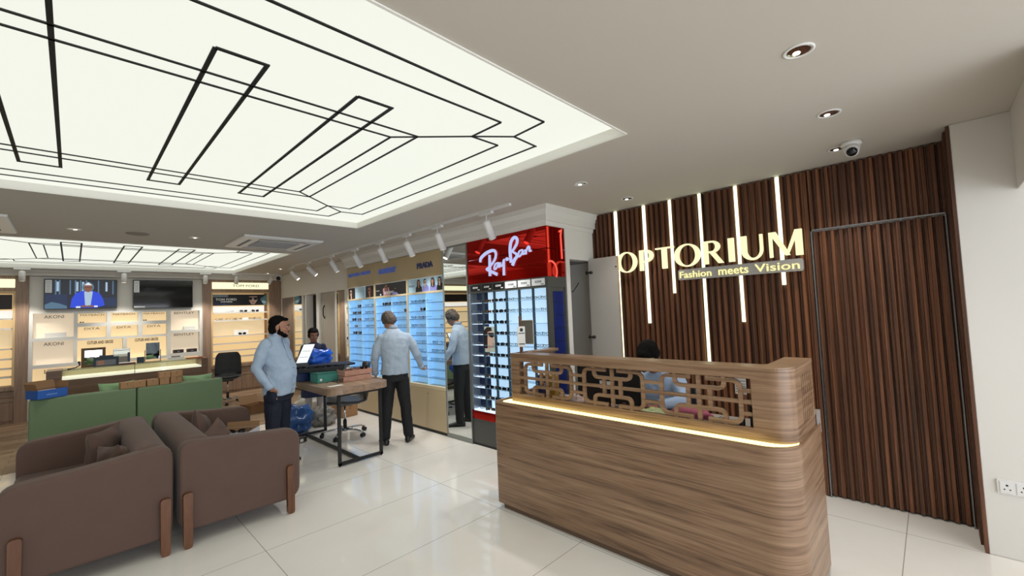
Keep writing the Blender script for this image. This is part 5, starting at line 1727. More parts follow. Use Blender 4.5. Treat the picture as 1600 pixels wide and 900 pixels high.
for i, (z, a) in enumerate(((zt, -8), (zt + .068, -2))):
    r = root('wooden_tray', ('lower pinkish wooden tray of the pair at the near table corner', 'upper pinkish wooden tray holding spectacles at the near table corner')[i], 'tray', (2.47, 5.22, z), 'stacked wooden trays', radians(a))
    sx, sy, h = .17, .13, .062
    mb = MB(); mb.box(-sx, sx, -sy, sy, 0, .006); mb.box(-sx, sx, -sy, -sy + .008, .006, h); mb.box(-sx, sx, sy - .008, sy, .006, h); mb.box(-sx, -sx + .008, -sy + .008, sy - .008, .006, h); mb.box(sx - .008, sx, -sy + .008, sy - .008, .006, h); mb.build('body', wd_m, r, .002, world=False)
    mb = MB(); mb.box(-.004, .004, -sy + .008, sy - .008, .006, h - .01); mb.build('partition', wd_m, r, world=False)
for k in range(6):
    put_glasses(('black optical glasses', 'thin silver wire glasses', 'black sunglasses')[k % 3], (2.36 + .11 * (k % 3), 5.17 + .09 * (k // 3), zt + .068 + .045), 1.4 + k * .25, 'in the upper wooden tray, %s of the %s row' % (('left', 'middle', 'right')[k % 3], ('near', 'far')[k // 3]), 'frames in the wooden tray', .85)
r = root('product_box', 'low white box behind the wooden trays on the work table', 'box', (2.40, 5.60, zt))
mb = MB(); mb.box(2.30, 2.56, 5.46, 5.74, zt + .045, zt + .11); mb.build('lid', paper_m, r, .003)
mb = MB(); mb.box(2.305, 2.555, 5.465, 5.735, zt, zt + .045); mb.build('body', M('brown_card', '#9a6f45', .6), r, .002)
put_glasses('black optical glasses', (2.22, 5.05, zt), 2.2, 'lying loose near the front corner of the work table', 'loose frames on the table', 1.1)
pp = MB(); pp.box(2.03, 2.19, 4.90, 4.98, zt, zt + .002); tag(pp.build('paper_sheet', paper_m), 'small white paper sheet at the near corner of the work table', 'paper')
pd_ = MB(); pd_.prism(fillet([(2.30, 5.72), (2.95, 5.85), (3.0, 6.25), (2.15, 6.35), (2.05, 6.1)], .04, 4, True), zt + .115, zt + .135, lambda u, v, w: (min(u, 2.72) if False else u * .86 + .26, v, w))
tag(pd_.build('presentation_mat', M('navy_felt', '#151b33', .8)), 'dark navy presentation mat lying over the boxes on the work table', 'mat')
r = root('table_mirror', 'tilted white-glowing vanity mirror with dark frame on the work table', 'mirror', (2.26, 6.30, zt))
A_ = Matrix.Rotation(radians(-28), 4, 'Z'); O_ = Vector((2.12, 6.28, zt + .13))
def Tn(u, v, w):
    q = Vector((u + v * .38, -w + v * .25, v))
    return tuple(A_.to_3x3() @ q + O_)
mb = MB(); mb.prism([(0, .04), (.155, .04), (.155, .30), (0, .30)], 0, .012, Tn); mb.build('frame', dark_m, r, .002)
mb = MB(); mb.prism([(.008, .048), (.147, .048), (.147, .292), (.008, .292)], .012, .013, Tn); mb.build('lit_face', M('mirror_face', '#eef2f4', .2, emit='#eef4f6', es=.55), r)
mb = MB(); mb.prism([(.02, .20), (.13, .20), (.13, .204), (.02, .204)], .013, .0136, Tn); mb.prism([(.02, .12), (.13, .12), (.13, .124), (.02, .124)], .013, .0136, Tn); mb.build('guide_lines', dark_m, r)
mb = MB(); mb.prism([(-.01, 0), (.17, 0), (.17, .04), (-.01, .04)], -.04, .03, Tn); mb.build('foot', M('mirror_base', '#4a4b50', .4), r, .003)
mb = MB(); mb.box(2.03, 2.32, 6.18, 6.44, zt, zt + .125); tag(mb.build('storage_box', M('charcoal_card', '#26272c', .6), None, .004), 'charcoal box carrying the tilted mirror at the far table end', 'box')
mb = MB(); mb.box(2.36, 2.66, 5.90, 6.48, zt, zt + .11); tag(mb.build('storage_box', M('grey_card', '#b9b6b0', .6), None, .004), 'pale box under the navy mat at the far table end', 'box')


def lump(name, label, cat, c, rad, m, seed, amp=.35, fr=3.0, n=26, group=None, z0=None):
    """crumpled bag: noisy ellipsoid with a flat foot"""
    mb = MB(); rings = []
    for i in range(n + 1):
        th = max(.03, pi * i / n) if i < n else pi - .03
        ring = []
        for k in range(n):
            ph = 2 * pi * k / n
            d_ = Vector((sin(th) * cos(ph), sin(th) * sin(ph), cos(th)))
            nn = noise.noise(d_ * fr * .7 + Vector((seed, seed, seed))) + .5 * noise.noise(d_ * fr * 1.7 + Vector((0, seed, 0)))
            ridge = abs(noise.noise(Vector((d_.x * fr * 2.4, d_.y * fr * 2.4, d_.z * fr * .8)) + Vector((seed * 2, 0, 0)))) * .45 - .1
            s_ = 1 + amp * .9 * nn - ridge * amp
            p = Vector((d_.x * rad[0] * s_, d_.y * rad[1] * s_, d_.z * rad[2] * s_))
            p.z = max(p.z, -rad[2] * .8)
            ring.append(Vector(c) + p)
        rings.append(ring[::-1])
    mb.loft(rings, 0, True)
    return tag(mb.build(name, m), label, cat, group)
bluebag = M('blue_plastic', '#1f5fd0', .25, spec=.6); bluebag2 = M('blue_plastic_dull', '#2d568f', .3)
lump('plastic_bag', 'crumpled bright blue plastic bag on the far end of the work table', 'bag', (2.50, 6.42, zt + .215), (.19, .12, .14), bluebag, 3.1, .55, 2.2)
lump('plastic_bag', 'bright blue plastic bag hanging below the left side of the table', 'bag', (2.03, 6.50, .665), (.085, .07, .155), bluebag, 7.7, .4, 3)
lump('plastic_bag', 'large dull blue plastic sack on the floor beside the standing man', 'bag', (2.32, 6.78, .165), (.20, .20, .20), bluebag2, 12.2, .5, 2.6)
lump('clothes_bundle', 'bundle of grey and brown wrapped goods on the floor under the table', 'bundle', (2.72, 6.85, .13), (.17, .15, .16), M('grey_wrap', '#8c8880', .6, noise_amt=.5, nscale=9), 21.0, .6, 3.2)
lump('cloth_bag', 'pale fabric bag on the floor behind the work table', 'bag', (2.82, 7.72, .16), (.22, .16, .20), M('pale_cloth', '#c9c2b6', .8), 31.0, .4, 2.4)
for (x, y, sx, sy, h, a, l) in ((3.22, 7.15, .28, .26, .20, 10, 'brown carton standing on the tiles beneath the Armani bay'), (3.05, 7.55, .24, .2, .26, -12, 'taller brown carton behind the seated chair on the tiles')):
    r = root('carton', l, 'box', (x, y, 0), 'cartons behind the table', radians(a))
    mb = MB(); mb.box(-sx / 2, sx / 2, -sy / 2, sy / 2, 0, h); mb.build('body', kraft, r, .003, world=False)
    mb = MB(); mb.box(-.02, .02, -sy / 2 - .001, sy / 2 + .001, h * .6, h + .001); mb.build('tape', M('tape', '#8e6b46'), r, world=False)
r = root('small_carton', 'tiny dark printed box lying on the tiles near the table frame', 'box', (2.17, 6.17, 0), None, radians(20))
mb = MB(); mb.box(-.055, .055, -.03, .03, 0, .06); mb.build('body', M('dark_print', '#3a2f28', .5), r, .002, world=False)
mb = MB(); mb.box(-.05, .0, -.0308, -.03, .01, .05); mb.build('label', paper_m, r, world=False)
pj = MB(); pj.tube([(1.99, 6.22, zt + .02), (2.0, 6.3, zt + .035), (2.02, 6.38, zt + .02)], [.02, .035, .02], 12)
tag(pj.build('glasses_case', dark_m), 'small rounded black case at the left edge of the table', 'case')

# ------------------------------------------------------------------ things on and behind the reception counter
dz0 = .846
r = root('qr_stand', 'small white scan card on a wooden post standing on the left end of the counter', 'stand', (2.71, 2.56, 1.288))
mb = MB(); mb.box(2.700, 2.716, 2.552, 2.568, 1.288, 1.60); mb.build('post', teak, r, .002)
mb = MB(); mb.prism(rrect(-.037, 0, .037, .175, .006), 0, .004, lambda u, v, w: (2.705 + u * .62, 2.55 - w - u * .62, 1.335 + v)); mb.build('card', paper_m, r)
mb = MB(); Tq = lambda u, v, w: (2.705 + u * .62, 2.545 - w - u * .62, 1.335 + v)
mb.prism(ellp(0, .145, .016, .016, 18), .001, .002, Tq); mb.prism([(-.028, .112), (.028, .112), (.028, .119), (-.028, .119)], .001, .002, Tq); mb.prism([(-.028, .02), (.028, .02), (.028, .028), (-.028, .028)], .001, .002, Tq)
mb.build('print', M('print_black', '#121317'), r)
mb = MB(); mb.box(2.68, 2.76, 2.53, 2.59, 1.287, 1.290); mb.build('foot', teak, r)
r = root('monitor', 'black computer monitor seen from behind through the counter lattice', 'monitor', (2.98, 1.88, dz0))
mb = MB(); mb.box(2.97, 3.0, 1.60, 2.17, .885, 1.175); mb.build('housing', dark_m, r, .006)
mb = MB(); mb.box(3.0, 3.003, 1.615, 2.155, .90, 1.16); mb.build('screen', M('screen_off', '#0d0f12'), r)
mb = MB(); mb.box(2.955, 2.97, 1.86, 1.91, .86, 1.0); mb.build('neck', dark_m, r)
mb = MB(); mb.box(2.88, 3.05, 1.78, 1.99, dz0, .86); mb.build('foot', dark_m, r, .003)
mb = MB(); mb.box(2.966, 2.971, 1.82, 1.95, 1.0, 1.06); mb.build('rear_label', paper_m, r)
r = root('file_box', 'blue and yellow printed box with white writing standing at the counter end', 'box', (2.85, 2.36, dz0))
mb = MB(); mb.box(2.80, 2.86, 2.28, 2.46, dz0, 1.09); mb.build('body', M('yellow_card', '#b08a35', .5), r, .002)
mb = MB(); mb.box(2.798, 2.80, 2.36, 2.46, .87, 1.08); mb.build('label', M('indigo_label', '#3a3f74', .5), r)
mb = MB(); text_mb('23', .02, 0, .06, .05, 0, .001, TX(2.797, 2.46, .98), mb); mb.build('number', paper_m, r)

r = root('notice_card', 'white printed notice card behind the right end of the lattice', 'card', (2.70, .79, 1.12))
mb = MB(); mb.box(2.645, 2.648, .775, .835, 1.125, 1.215); mb.build('sheet', paper_m, r)
mb = MB()
for k in range(5):
    mb.box(2.6445, 2.645, .78, .83, 1.137 + k * .015, 1.141 + k * .015)
mb.build('print', M('print_grey', '#7d8288'), r)
lump('cloth_pouch', 'pink soft pouch lying on the reception desk', 'pouch', (2.84, 1.17, .905), (.08, .13, .075), M('pink_cloth', '#b9607a', .7), 4.4, .25, 2)
lump('paper_bundle', 'crumpled pale green wrapping on the reception desk', 'paper', (2.80, 1.42, .885), (.06, .10, .05), M('pale_green_paper', '#c3cf9a', .6), 9.4, .5, 3)
lump('cloth_pouch', 'pale pinkish cloth heap at the left part of the reception desk', 'cloth', (2.86, 2.13, .885), (.07, .12, .05), M('pale_pink_cloth', '#cbb3ad', .8), 14.4, .5, 3)
for k, (x, y, a, nm) in enumerate(((2.80, 1.00, .3, 'thin silver wire glasses'), (2.88, .95, 1.0, 'black optical glasses'), (2.95, 1.05, .7, 'round wire glasses'), (2.78, 2.02, 1.2, 'black optical glasses'))):
    put_glasses(nm, (x, y, dz0), a, ('nearest the counter lattice', 'in the middle of the desk heap', 'at the back of the desk heap', 'on the desk before the monitor')[k], 'frames on the reception desk', 1.0)
mb = MB(); mb.box(2.78, 2.93, .70, .78, dz0, dz0 + .05); tag(mb.build('stapler_box', M('grey_box', '#77797c', .5), None, .004), 'grey stationery box at the right end of the reception desk', 'box')
for y_, w_ in ((.82, 'left'), (.76, 'right')):
    o = MB(); o.cyl((2.68, y_, dz0), (2.68, y_, 1.06), .018, .016, 12); tag(o.build('glue_bottle', dark_m), 'black bottle behind the right end of the lattice, %s one' % w_, 'bottle', 'black bottles')
# ------------------------------------------------------------------ people
skin_m = M('skin_brown', '#ad7d64', .55, noise_amt=.05, nscale=30); skin_d = M('skin_deep', '#8a5c45', .55)
hair_k = M('hair_black', '#0d0b0a', .85, spec=.15, noise_amt=.3, nscale=120, bump=.5); hair_g = M('hair_grey', '#574c43', .8, noise_amt=.6, nscale=70, bump=1.0)
shirt_b = M('shirt_pale_blue', '#a9bcd2', .8, noise_amt=.03, nscale=90); shirt_g = M('shirt_grey_blue', '#a3b2c2', .8, noise_amt=.03, nscale=90); shirt_r = M('shirt_striped_blue', '#9cb1cf', .8)
navy_t = M('trouser_navy', '#161c30', .8); black_t = M('trouser_black', '#101216', .8); navy_k = M('kurta_navy', '#1a2140', .8); pale_t = M('trouser_pale', '#b5aea9', .8)
shoe_m = M('shoe_black', '#0d0d0e', .35); eye_w = M('eye_white', '#d8d2cc', .3); eye_k = M('eye_dark', '#120c09', .2); lip_m = M('lips', '#7a4438', .5)


def wrinkle_tex(name, size):
    t = bpy.data.textures.get(name) or bpy.data.textures.new(name, 'CLOUDS')
    t.noise_scale = size
    t.noise_depth = 2
    return t


def body_mesh(mb, name, m, parent, voxel=.010, smooth=3, wrinkle=0.0, wsize=.07):
    o = mb.build(name, m, parent, world=False)
    r = o.modifiers.new('remesh', 'REMESH'); r.mode = 'VOXEL'; r.voxel_size = voxel; r.use_smooth_shade = True
    if smooth:
        s = o.modifiers.new('smooth', 'SMOOTH'); s.factor = .5; s.iterations = smooth
    if wrinkle:
        d = o.modifiers.new('folds', 'DISPLACE'); d.texture = wrinkle_tex('folds_%g' % wsize, wsize); d.strength = wrinkle; d.mid_level = .5
    return o


def torso(mb, rings, seg=24):
    """rings: (cx, cy, z, rx, ry)"""
    mb.loft([[(cx + rx * (abs(cos(t)) ** .85) * (1 if cos(t) > 0 else -1), cy + ry * (abs(sin(t)) ** .9) * (1 if sin(t) > 0 else -1), z) for t in [2 * pi * k / seg for k in range(seg)]] for cx, cy, z, rx, ry in rings], 0, True)


def chain(mb, pts, radii, seg=14):
    P = [Vector(p) for p in pts]
    mb.tube(P, radii, seg)
    for p, r in zip(P, radii):
        rr = r if not isinstance(r, (tuple, list)) else min(r)
        mb.ell(p, (rr * .98,) * 3, seg=12, rows=8)


def hand(mb, w, d, side_v, curl=.5, s=1.0, thumb=1):
    """palm from wrist w along d; side_v points from little finger to thumb"""
    w = Vector(w); d = Vector(d).normalized(); sv = Vector(side_v); sv = (sv - d * sv.dot(d)).normalized(); n_ = d.cross(sv) * thumb
    mb.tube([w, w + d * .03 * s, w + d * .075 * s, w + d * .09 * s], [(.026 * s, .017 * s), (.036 * s, .015 * s), (.040 * s, .014 * s), (.037 * s, .011 * s)], 14, side=sv)
    for i, (o_, L_) in enumerate(((.030, .066), (.010, .076), (-.010, .070), (-.029, .054))):
        p = w + d * .082 * s + sv * o_ * s
        q = [p]
        dd = d.copy(); ang = curl * (.45 + .08 * i)
        for k in range(3):
            M_ = Matrix.Rotation(ang, 3, sv)
            dd = (dd * cos(ang) + n_ * sin(ang)).normalized() if k == 0 else (dd * cos(ang) + (n_ * dd.dot(d) - d * dd.dot(n_)) * sin(ang)).normalized()
            q.append(q[-1] + dd * L_ * s * (.45, .32, .23)[k])
        mb.tube(q, [.0090 * s, .0086 * s, .0080 * s, .0066 * s], 8); mb.ell(q[-1], (.0066 * s,) * 3, seg=8, rows=6)
    t0 = w + d * .02 * s + sv * .024 * s
    t1 = t0 + (sv * .8 + d * .6 + n_ * .3).normalized() * .04 * s
    t2 = t1 + (sv * .25 + d * 1 + n_ * .5).normalized() * .032 * s
    mb.tube([t0, t1, t2], [.014 * s, .011 * s, .009 * s], 8); mb.ell(t2, (.009 * s,) * 3, seg=8, rows=6)


def head_prims(mb, Hm, s=1.0):
    def E(c, r): mb.ell(Hm @ Vector([a * s for a in c]), [a * s for a in r], seg=18, rows=12, rot=Hm.to_3x3())
    E((0, -.012, .03), (.074, .094, .088)); E((0, .018, -.03), (.060, .070, .080)); E((0, .045, -.078), (.036, .034, .030))
    E((0, .085, -.01), (.012, .018, .024)); E((0, .094, -.022), (.015, .013, .011)); E((0, .078, .022), (.045, .012, .012))
    E((0, .078, -.052), (.024, .012, .007)); E((0, .077, -.061), (.020, .011, .007))
    for q in (-1, 1):
        E((q * .074, -.006, -.005), (.009, .018, .031)); E((q * .038, .055, -.028), (.026, .026, .022))


def face_parts(r, Hm, s=1.0, brow=True):
    R3 = Hm.to_3x3()
    for q in (-1, 1):
        mb = MB(); mb.ell(Hm @ Vector((q * .030 * s, .079 * s, .006 * s)), (.0125 * s, .007 * s, .0065 * s), seg=12, rows=8, rot=R3)
        mb.ell(Hm @ Vector((q * .030 * s, .0835 * s, .006 * s)), (.0058 * s, .004 * s, .0058 * s), 1, seg=10, rows=6, rot=R3)
        mb.build('eye', [eye_w, eye_k], r, world=False)
        if brow:
            mb = MB(); mb.tube([Hm @ Vector((q * .014 * s, .089 * s, .021 * s)), Hm @ Vector((q * .032 * s, .088 * s, .027 * s)), Hm @ Vector((q * .048 * s, .078 * s, .022 * s))], [.003 * s, .004 * s, .002 * s], 6); mb.build('eyebrow', hair_k, r, world=False)
    mb = MB(); mb.ell(Hm @ Vector((0, .0865 * s, -.0565 * s)), (.020 * s, .007 * s, .006 * s), seg=12, rows=6, rot=R3); mb.build('mouth', lip_m, r, world=False)


def shoe(mb, a, yaw, s=1.0):
    """a = ankle foot point on the floor, yaw = toe direction angle from +y"""
    R_ = Matrix.Rotation(yaw, 3, 'Z')
    def P(x, y, z): return Vector(a) + R_ @ Vector((x, y, z)) * s
    rings = []
    for y, hw, h in ((-.085, .018, .05), (-.075, .032, .075), (-.03, .036, .09), (.03, .038, .075), (.09, .047, .055), (.15, .045, .042), (.185, .030, .032), (.20, .010, .02)):
        rings.append([P(hw * cos(t), y, max(.0, h / 2 + h / 2 * sin(t)) if sin(t) > -.7 else 0) for t in [2 * pi * k / 14 for k in range(14)]])
    mb.loft(rings, 0, True)


def Hmat(c, yaw=0, pitch=0, roll=0):
    return Matrix.Translation(Vector(c)) @ Matrix.Rotation(yaw, 4, 'Z') @ Matrix.Rotation(pitch, 4, 'X') @ Matrix.Rotation(roll, 4, 'Y')


# ---- standing man, arm in pocket
p1 = root('person', 'standing man with black hair and beard in pale blue shirt, hand in pocket', 'person', (1.655, 5.48, 0), None, radians(-139))
H1 = Hmat((0, .045, 1.565), radians(22), radians(-3))
mb = MB(); head_prims(mb, H1, 1.12)
chain(mb, [(0, .0, 1.38), (0, .015, 1.46), (0, .03, 1.53)], [.062, .056, .054])
torso(mb, [(0, .02, .85, .14, .10), (0, .02, 1.1, .14, .11), (0, 0, 1.3, .15, .09), (0, -.01, 1.40, .13, .07)])
for q in (-1, 1):
    chain(mb, [(q * .17, -.01, 1.37), (q * .235, -.06, 1.12), (q * .20, .06, .92)], [.045, .036, .026])
    chain(mb, [(q * .09, .0, .88), (q * .095, .02, .48), (q * .10, -.01, .09)], [.07, .05, .038])
    hand(mb, (q * .19, .065, .895), (-q * .25, .10, -1), (-q * .2, 1, .3), .35, .95, thumb=q)
body_mesh(mb, 'body', skin_m, p1, .0075, 2)
face_parts(p1, H1, 1.12)
mb = MB()
for c_, r_ in (((0, -.020, .052), (.077, .088, .073)), ((0, -.050, -.008), (.071, .056, .080)), ((0, .046, .082), (.056, .036, .020)), ((-.066, -.022, .028), (.011, .034, .042)), ((.066, -.022, .028), (.011, .034, .042)), ((-.068, .010, .0), (.006, .010, .026)), ((.068, .010, .0), (.006, .010, .026))):
    mb.ell(H1 @ Vector([a * 1.12 for a in c_]), [a * 1.12 for a in r_], rot=H1.to_3x3())
body_mesh(mb, 'hair', hair_k, p1, .008, 2, .006, .02)
mb = MB()
for c_, r_ in (((0, .055, -.088), (.033, .031, .021)), ((-.032, .046, -.076), (.020, .030, .022)), ((.032, .046, -.076), (.020, .030, .022)), ((-.052, .020, -.058), (.013, .032, .022)), ((.052, .020, -.058), (.013, .032, .022)), ((-.063, .010, -.032), (.008, .014, .030)), ((.063, .010, -.032), (.008, .014, .030)), ((0, .086, -.042), (.026, .008, .006))):
    mb.ell(H1 @ Vector([a * 1.12 for a in c_]), [a * 1.12 for a in r_], rot=H1.to_3x3())
body_mesh(mb, 'beard', hair_k, p1, .006, 1)
mb = MB()
torso(mb, [(0, .03, .80, .185, .150), (0, .035, .88, .183, .158), (0, .045, 1.0, .178, .168), (0, .045, 1.10, .176, .160), (0, .02, 1.22, .178, .135), (0, .0, 1.33, .183, .112), (0, -.01, 1.40, .155, .09), (0, -.005, 1.44, .10, .075), (0, .005, 1.47, .07, .066)])
for q in (-1, 1):
    chain(mb, [(q * .165, -.01, 1.375), (q * .215, -.035, 1.26), (q * .248, -.07, 1.12), (q * .238, -.005, 1.01), (q * .213, .045, .92)], [.068, .066, .058, .048, .040])
sh_ = body_mesh(mb, 'shirt', shirt_b, p1, .010, 3, .022, .085)
mb = MB()
for q in (-1, 1):
    mb.tube([(q * .062, -.02, 1.478), (q * .058, .045, 1.482), (q * .012, .085, 1.452)], [(.020, .006), (.022, .006), (.016, .005)], 10, side=(0, .2, 1))
mb.tube([(-.062, -.02, 1.478), (-.03, -.062, 1.49), (.03, -.062, 1.49), (.062, -.02, 1.478)], [(.020, .006)] * 4, 10, side=(0, 0, 1))
mb.build('collar', shirt_b, sh_, world=False)
mb = MB(); mb.tube([(.0, .085, 1.44), (0, .118, 1.34), (0, .160, 1.22), (0, .204, 1.10), (0, .212, 1.0), (0, .196, .88), (0, .183, .82)], [(.016, .004)] * 7, 8, side=(1, 0, 0)); mb.build('button_placket', shirt_b, sh_, world=False)
for k in range(6):
    z = 1.38 - k * .095; y = (.104, .134, .174, .206, .214, .205)[k]
    mb = MB(); mb.cyl((0, y - .002, z), (0, y + .0065, z), .005, .005, 10); mb.build('button', M('button', '#56657a', .4), sh_, world=False)
for q in (-1, 1):
    mb = MB(); mb.tube([(q * .216, .038, .935), (q * .207, .060, .885)], [.045, .043], 16); mb.build('cuff', shirt_b, sh_, world=False)
mb = MB()
torso(mb, [(0, .02, .74, .17, .125), (0, .02, .90, .172, .135), (0, .02, 1.0, .16, .13)])
for q in (-1, 1):
    chain(mb, [(q * .085, .01, .82), (q * .095, .02, .62), (q * .10, .015, .44), (q * .105, -.01, .10)], [.095, .088, .076, .066])
mb.ell((.165, .05, .80), (.045, .065, .09)); mb.ell((-.165, .05, .80), (.045, .065, .09))
body_mesh(mb, 'trousers', navy_t, p1, .010, 3, .015, .1)
mb = MB(); shoe(mb, (-.11, .0, 0), .2); mb.build('shoe', shoe_m, p1, world=False)
mb = MB(); shoe(mb, (.11, .0, 0), -.2); mb.build('shoe', shoe_m, p1, world=False)

# ---- older man bending to the shelves
p2 = root('person', 'grey-haired man in grey-blue shirt and black trousers bending toward the lit shelves', 'person', (2.965, 5.09, 0), None, radians(-27))
H2 = Hmat((-.055, .165, 1.565), radians(18), radians(-48), radians(-6))
mb = MB(); head_prims(mb, H2, 1.0)
chain(mb, [(0, .02, 1.40), (-.02, .07, 1.47), (-.045, .125, 1.53)], [.060, .054, .052])
torso(mb, [(0, .0, .88, .13, .09), (0, .0, 1.1, .13, .09), (0, .01, 1.3, .15, .09), (0, .02, 1.41, .12, .07)])
chain(mb, [(-.15, .02, 1.345), (-.245, .0, 1.10), (-.245, .08, .89)], [.034, .034, .026])
chain(mb, [(.15, .02, 1.34), (.285, .03, 1.12), (.365, .165, .925)], [.034, .034, .026])
hand(mb, (-.245, .082, .88), (.0, .15, -1), (.1, 1, .1), .6, .95, thumb=-1)
hand(mb, (.368, .17, .92), (.30, .8, -.45), (-.9, .3, .2), .9, .95, thumb=1)
for q in (-1, 1):
    chain(mb, [(q * .09, .0, .88), (q * .115, .01, .48), (q * .14, -.02, .09)], [.07, .05, .038])
body_mesh(mb, 'body', skin_m, p2, .0075, 2)
face_parts(p2, H2, 1.0)
mb = MB()
for c_, r_ in (((0, -.026, .056), (.090, .100, .084)), ((0, -.062, -.01), (.084, .062, .088)), ((0, -.058, -.055), (.066, .045, .045)), ((-.070, -.014, .02), (.022, .048, .058)), ((.070, -.014, .02), (.022, .048, .058))):
    mb.ell(H2 @ Vector(c_), r_, rot=H2.to_3x3())
body_mesh(mb, 'hair', hair_g, p2, .008, 1, .022, .03)
mb = MB()
torso(mb, [(0, .0, .885, .182, .135), (0, -.005, 1.0, .172, .128), (0, -.005, 1.12, .172, .122), (0, .0, 1.24, .185, .118), (0, .01, 1.34, .188, .108), (-.005, .03, 1.41, .15, .088), (-.01, .045, 1.45, .095, .07), (-.015, .06, 1.475, .068, .062)])
chain(mb, [(-.160, .02, 1.352), (-.215, .01, 1.25), (-.25, .0, 1.11), (-.252, .045, 1.0), (-.248, .075, .92)], [.060, .060, .055, .047, .040])
chain(mb, [(.160, .02, 1.352), (.235, .02, 1.25), (.288, .03, 1.12), (.325, .095, 1.02), (.356, .15, .95)], [.060, .060, .054, .046, .039])
sh_ = body_mesh(mb, 'shirt', shirt_g, p2, .010, 3, .024, .09)
mb = MB(); mb.tube([(-.065, .10, 1.475), (-.05, .01, 1.498), (.03, .0, 1.498), (.055, .075, 1.475)], [(.020, .006)] * 4, 10, side=(0, 0, 1)); mb.build('collar', shirt_g, sh_, world=False)
mb = MB(); mb.tube([(-.249, .07, .935), (-.247, .082, .885)], [.044, .042], 16); mb.build('cuff', shirt_g, sh_, world=False)
mb = MB(); mb.tube([(.350, .142, .965), (.368, .170, .922)], [.043, .041], 16); mb.build('cuff', shirt_g, sh_, world=False)
mb = MB()
torso(mb, [(0, .0, .80, .165, .125), (0, .0, .90, .16, .12), (0, .0, .97, .15, .11)])
chain(mb, [(-.085, .0, .80), (-.10, .01, .60), (-.118, .0, .44), (-.142, -.02, .09)], [.092, .083, .072, .064])
chain(mb, [(.085, .0, .80), (.105, .01, .60), (.125, .01, .44), (.15, -.005, .09)], [.092, .083, .072, .064])
body_mesh(mb, 'trousers', black_t, p2, .010, 3, .014, .1)
mb = MB(); shoe(mb, (-.145, -.02, 0), .25); mb.build('shoe', shoe_m, p2, world=False)
mb = MB(); shoe(mb, (.152, -.0, 0), -.35); mb.build('shoe', shoe_m, p2, world=False)

# ---- young person in navy tunic behind the table
p3 = root('person', 'short-haired young person in navy tunic standing behind the work table', 'person', (2.74, 7.22, 0), None, radians(160))
s3 = .88
H3 = Hmat((0, .03, 1.375), radians(12), radians(-12))
mb = MB(); head_prims(mb, H3, .95)
chain(mb, [(0, .0, 1.20), (0, .01, 1.27), (0, .02, 1.33)], [.050, .044, .043])
torso(mb, [(0, .0, .78, .12, .08), (0, .0, 1.0, .11, .08), (0, 0, 1.15, .12, .075), (0, 0, 1.23, .10, .055)])
for q in (-1, 1):
    chain(mb, [(q * .14, 0, 1.19), (q * .20, .03, .97), (q * .14, .24, .98)], [.036, .030, .022])
    hand(mb, (q * .14, .24, .98), (-q * .2, 1, .0), (-q, -.2, .2), .7, .82, thumb=q)
    chain(mb, [(q * .075, 0, .76), (q * .085, .01, .42), (q * .09, -.01, .07)], [.06, .045, .032])
    mb.tube([(q * .09, -.03, .03), (q * .095, .06, .03), (q * .10, .15, .02)], [(.03, .03), (.035, .022), (.03, .012)], 12, side=(1, 0, 0))
body_mesh(mb, 'body', skin_d, p3, .0075, 2)
face_parts(p3, H3, .95)
mb = MB()
for c_, r_ in (((0, -.026, .052), (.086, .094, .082)), ((0, -.055, -.005), (.080, .055, .075)), ((0, .055, .085), (.055, .035, .022)), ((-.07, .0, .015), (.016, .038, .05)), ((.07, .0, .015), (.016, .038, .05))):
    mb.ell(H3 @ Vector([a * .95 for a in c_]), [a * .95 for a in r_], rot=H3.to_3x3())
body_mesh(mb, 'hair', hair_k, p3, .008, 2, .012, .025)
mb = MB()
torso(mb, [(0, .0, .40, .20, .15), (0, .0, .55, .185, .135), (0, .0, .78, .155, .11), (0, .0, .95, .135, .10), (0, 0, 1.10, .145, .10), (0, 0, 1.18, .14, .085), (0, 0, 1.235, .10, .065), (0, .005, 1.265, .055, .052)])
for q in (-1, 1):
    chain(mb, [(q * .135, 0, 1.19), (q * .175, .01, 1.08), (q * .205, .03, .97), (q * .17, .15, .975)], [.052, .048, .044, .036])
body_mesh(mb, 'tunic', navy_k, p3, .010, 3, .018, .08)
mb = MB()
for q in (-1, 1):
    chain(mb, [(q * .08, 0, .6), (q * .085, .01, .40), (q * .09, -.01, .11)], [.07, .056, .045])
body_mesh(mb, 'trousers', pale_t, p3, .010, 2, .01, .08)
for q in (-1, 1):
    mb = MB(); mb.prism(fillet([(q * .095 - .042, -.07), (q * .095 + .042, -.07), (q * .095 + .045, .17), (q * .095 - .045, .17)], .035, 4, True), 0, .014, lambda u, v, w: (u, v, w)); mb.tube([(q * .095 - .045, .07, .012), (q * .095, .08, .055), (q * .095 + .045, .07, .012)], .009, 8)
    mb.build('sandal', dark_m, p3, world=False)

# ---- receptionist bent over the desk
p4 = root('person', 'seated receptionist with black hair and light blue shirt looking down behind the counter', 'person', (3.48, 1.68, 0), None, radians(92))
H4 = Hmat((0, .20, 1.225), radians(0), radians(-42))
mb = MB(); head_prims(mb, H4, 1.0)
chain(mb, [(0, .06, 1.06), (0, .10, 1.12), (0, .15, 1.18)], [.060, .054, .052])
torso(mb, [(0, .0, .50, .14, .10), (0, .02, .75, .13, .10), (0, .04, .96, .15, .09), (0, .055, 1.06, .12, .07)])
for q in (-1, 1):
    chain(mb, [(q * .17, .05, 1.02), (q * .23, .16, .88), (q * .12, .38, .885)], [.045, .036, .026])
    hand(mb, (q * .12, .38, .875), (-q * .35, 1, -.03), (-q, -.3, .1), .55, .95, thumb=q)
    chain(mb, [(q * .09, .0, .50), (q * .11, .36, .50), (q * .11, .34, .09)], [.075, .055, .038])
body_mesh(mb, 'body', skin_d, p4, .0075, 2)
face_parts(p4, H4, 1.0)
mb = MB()
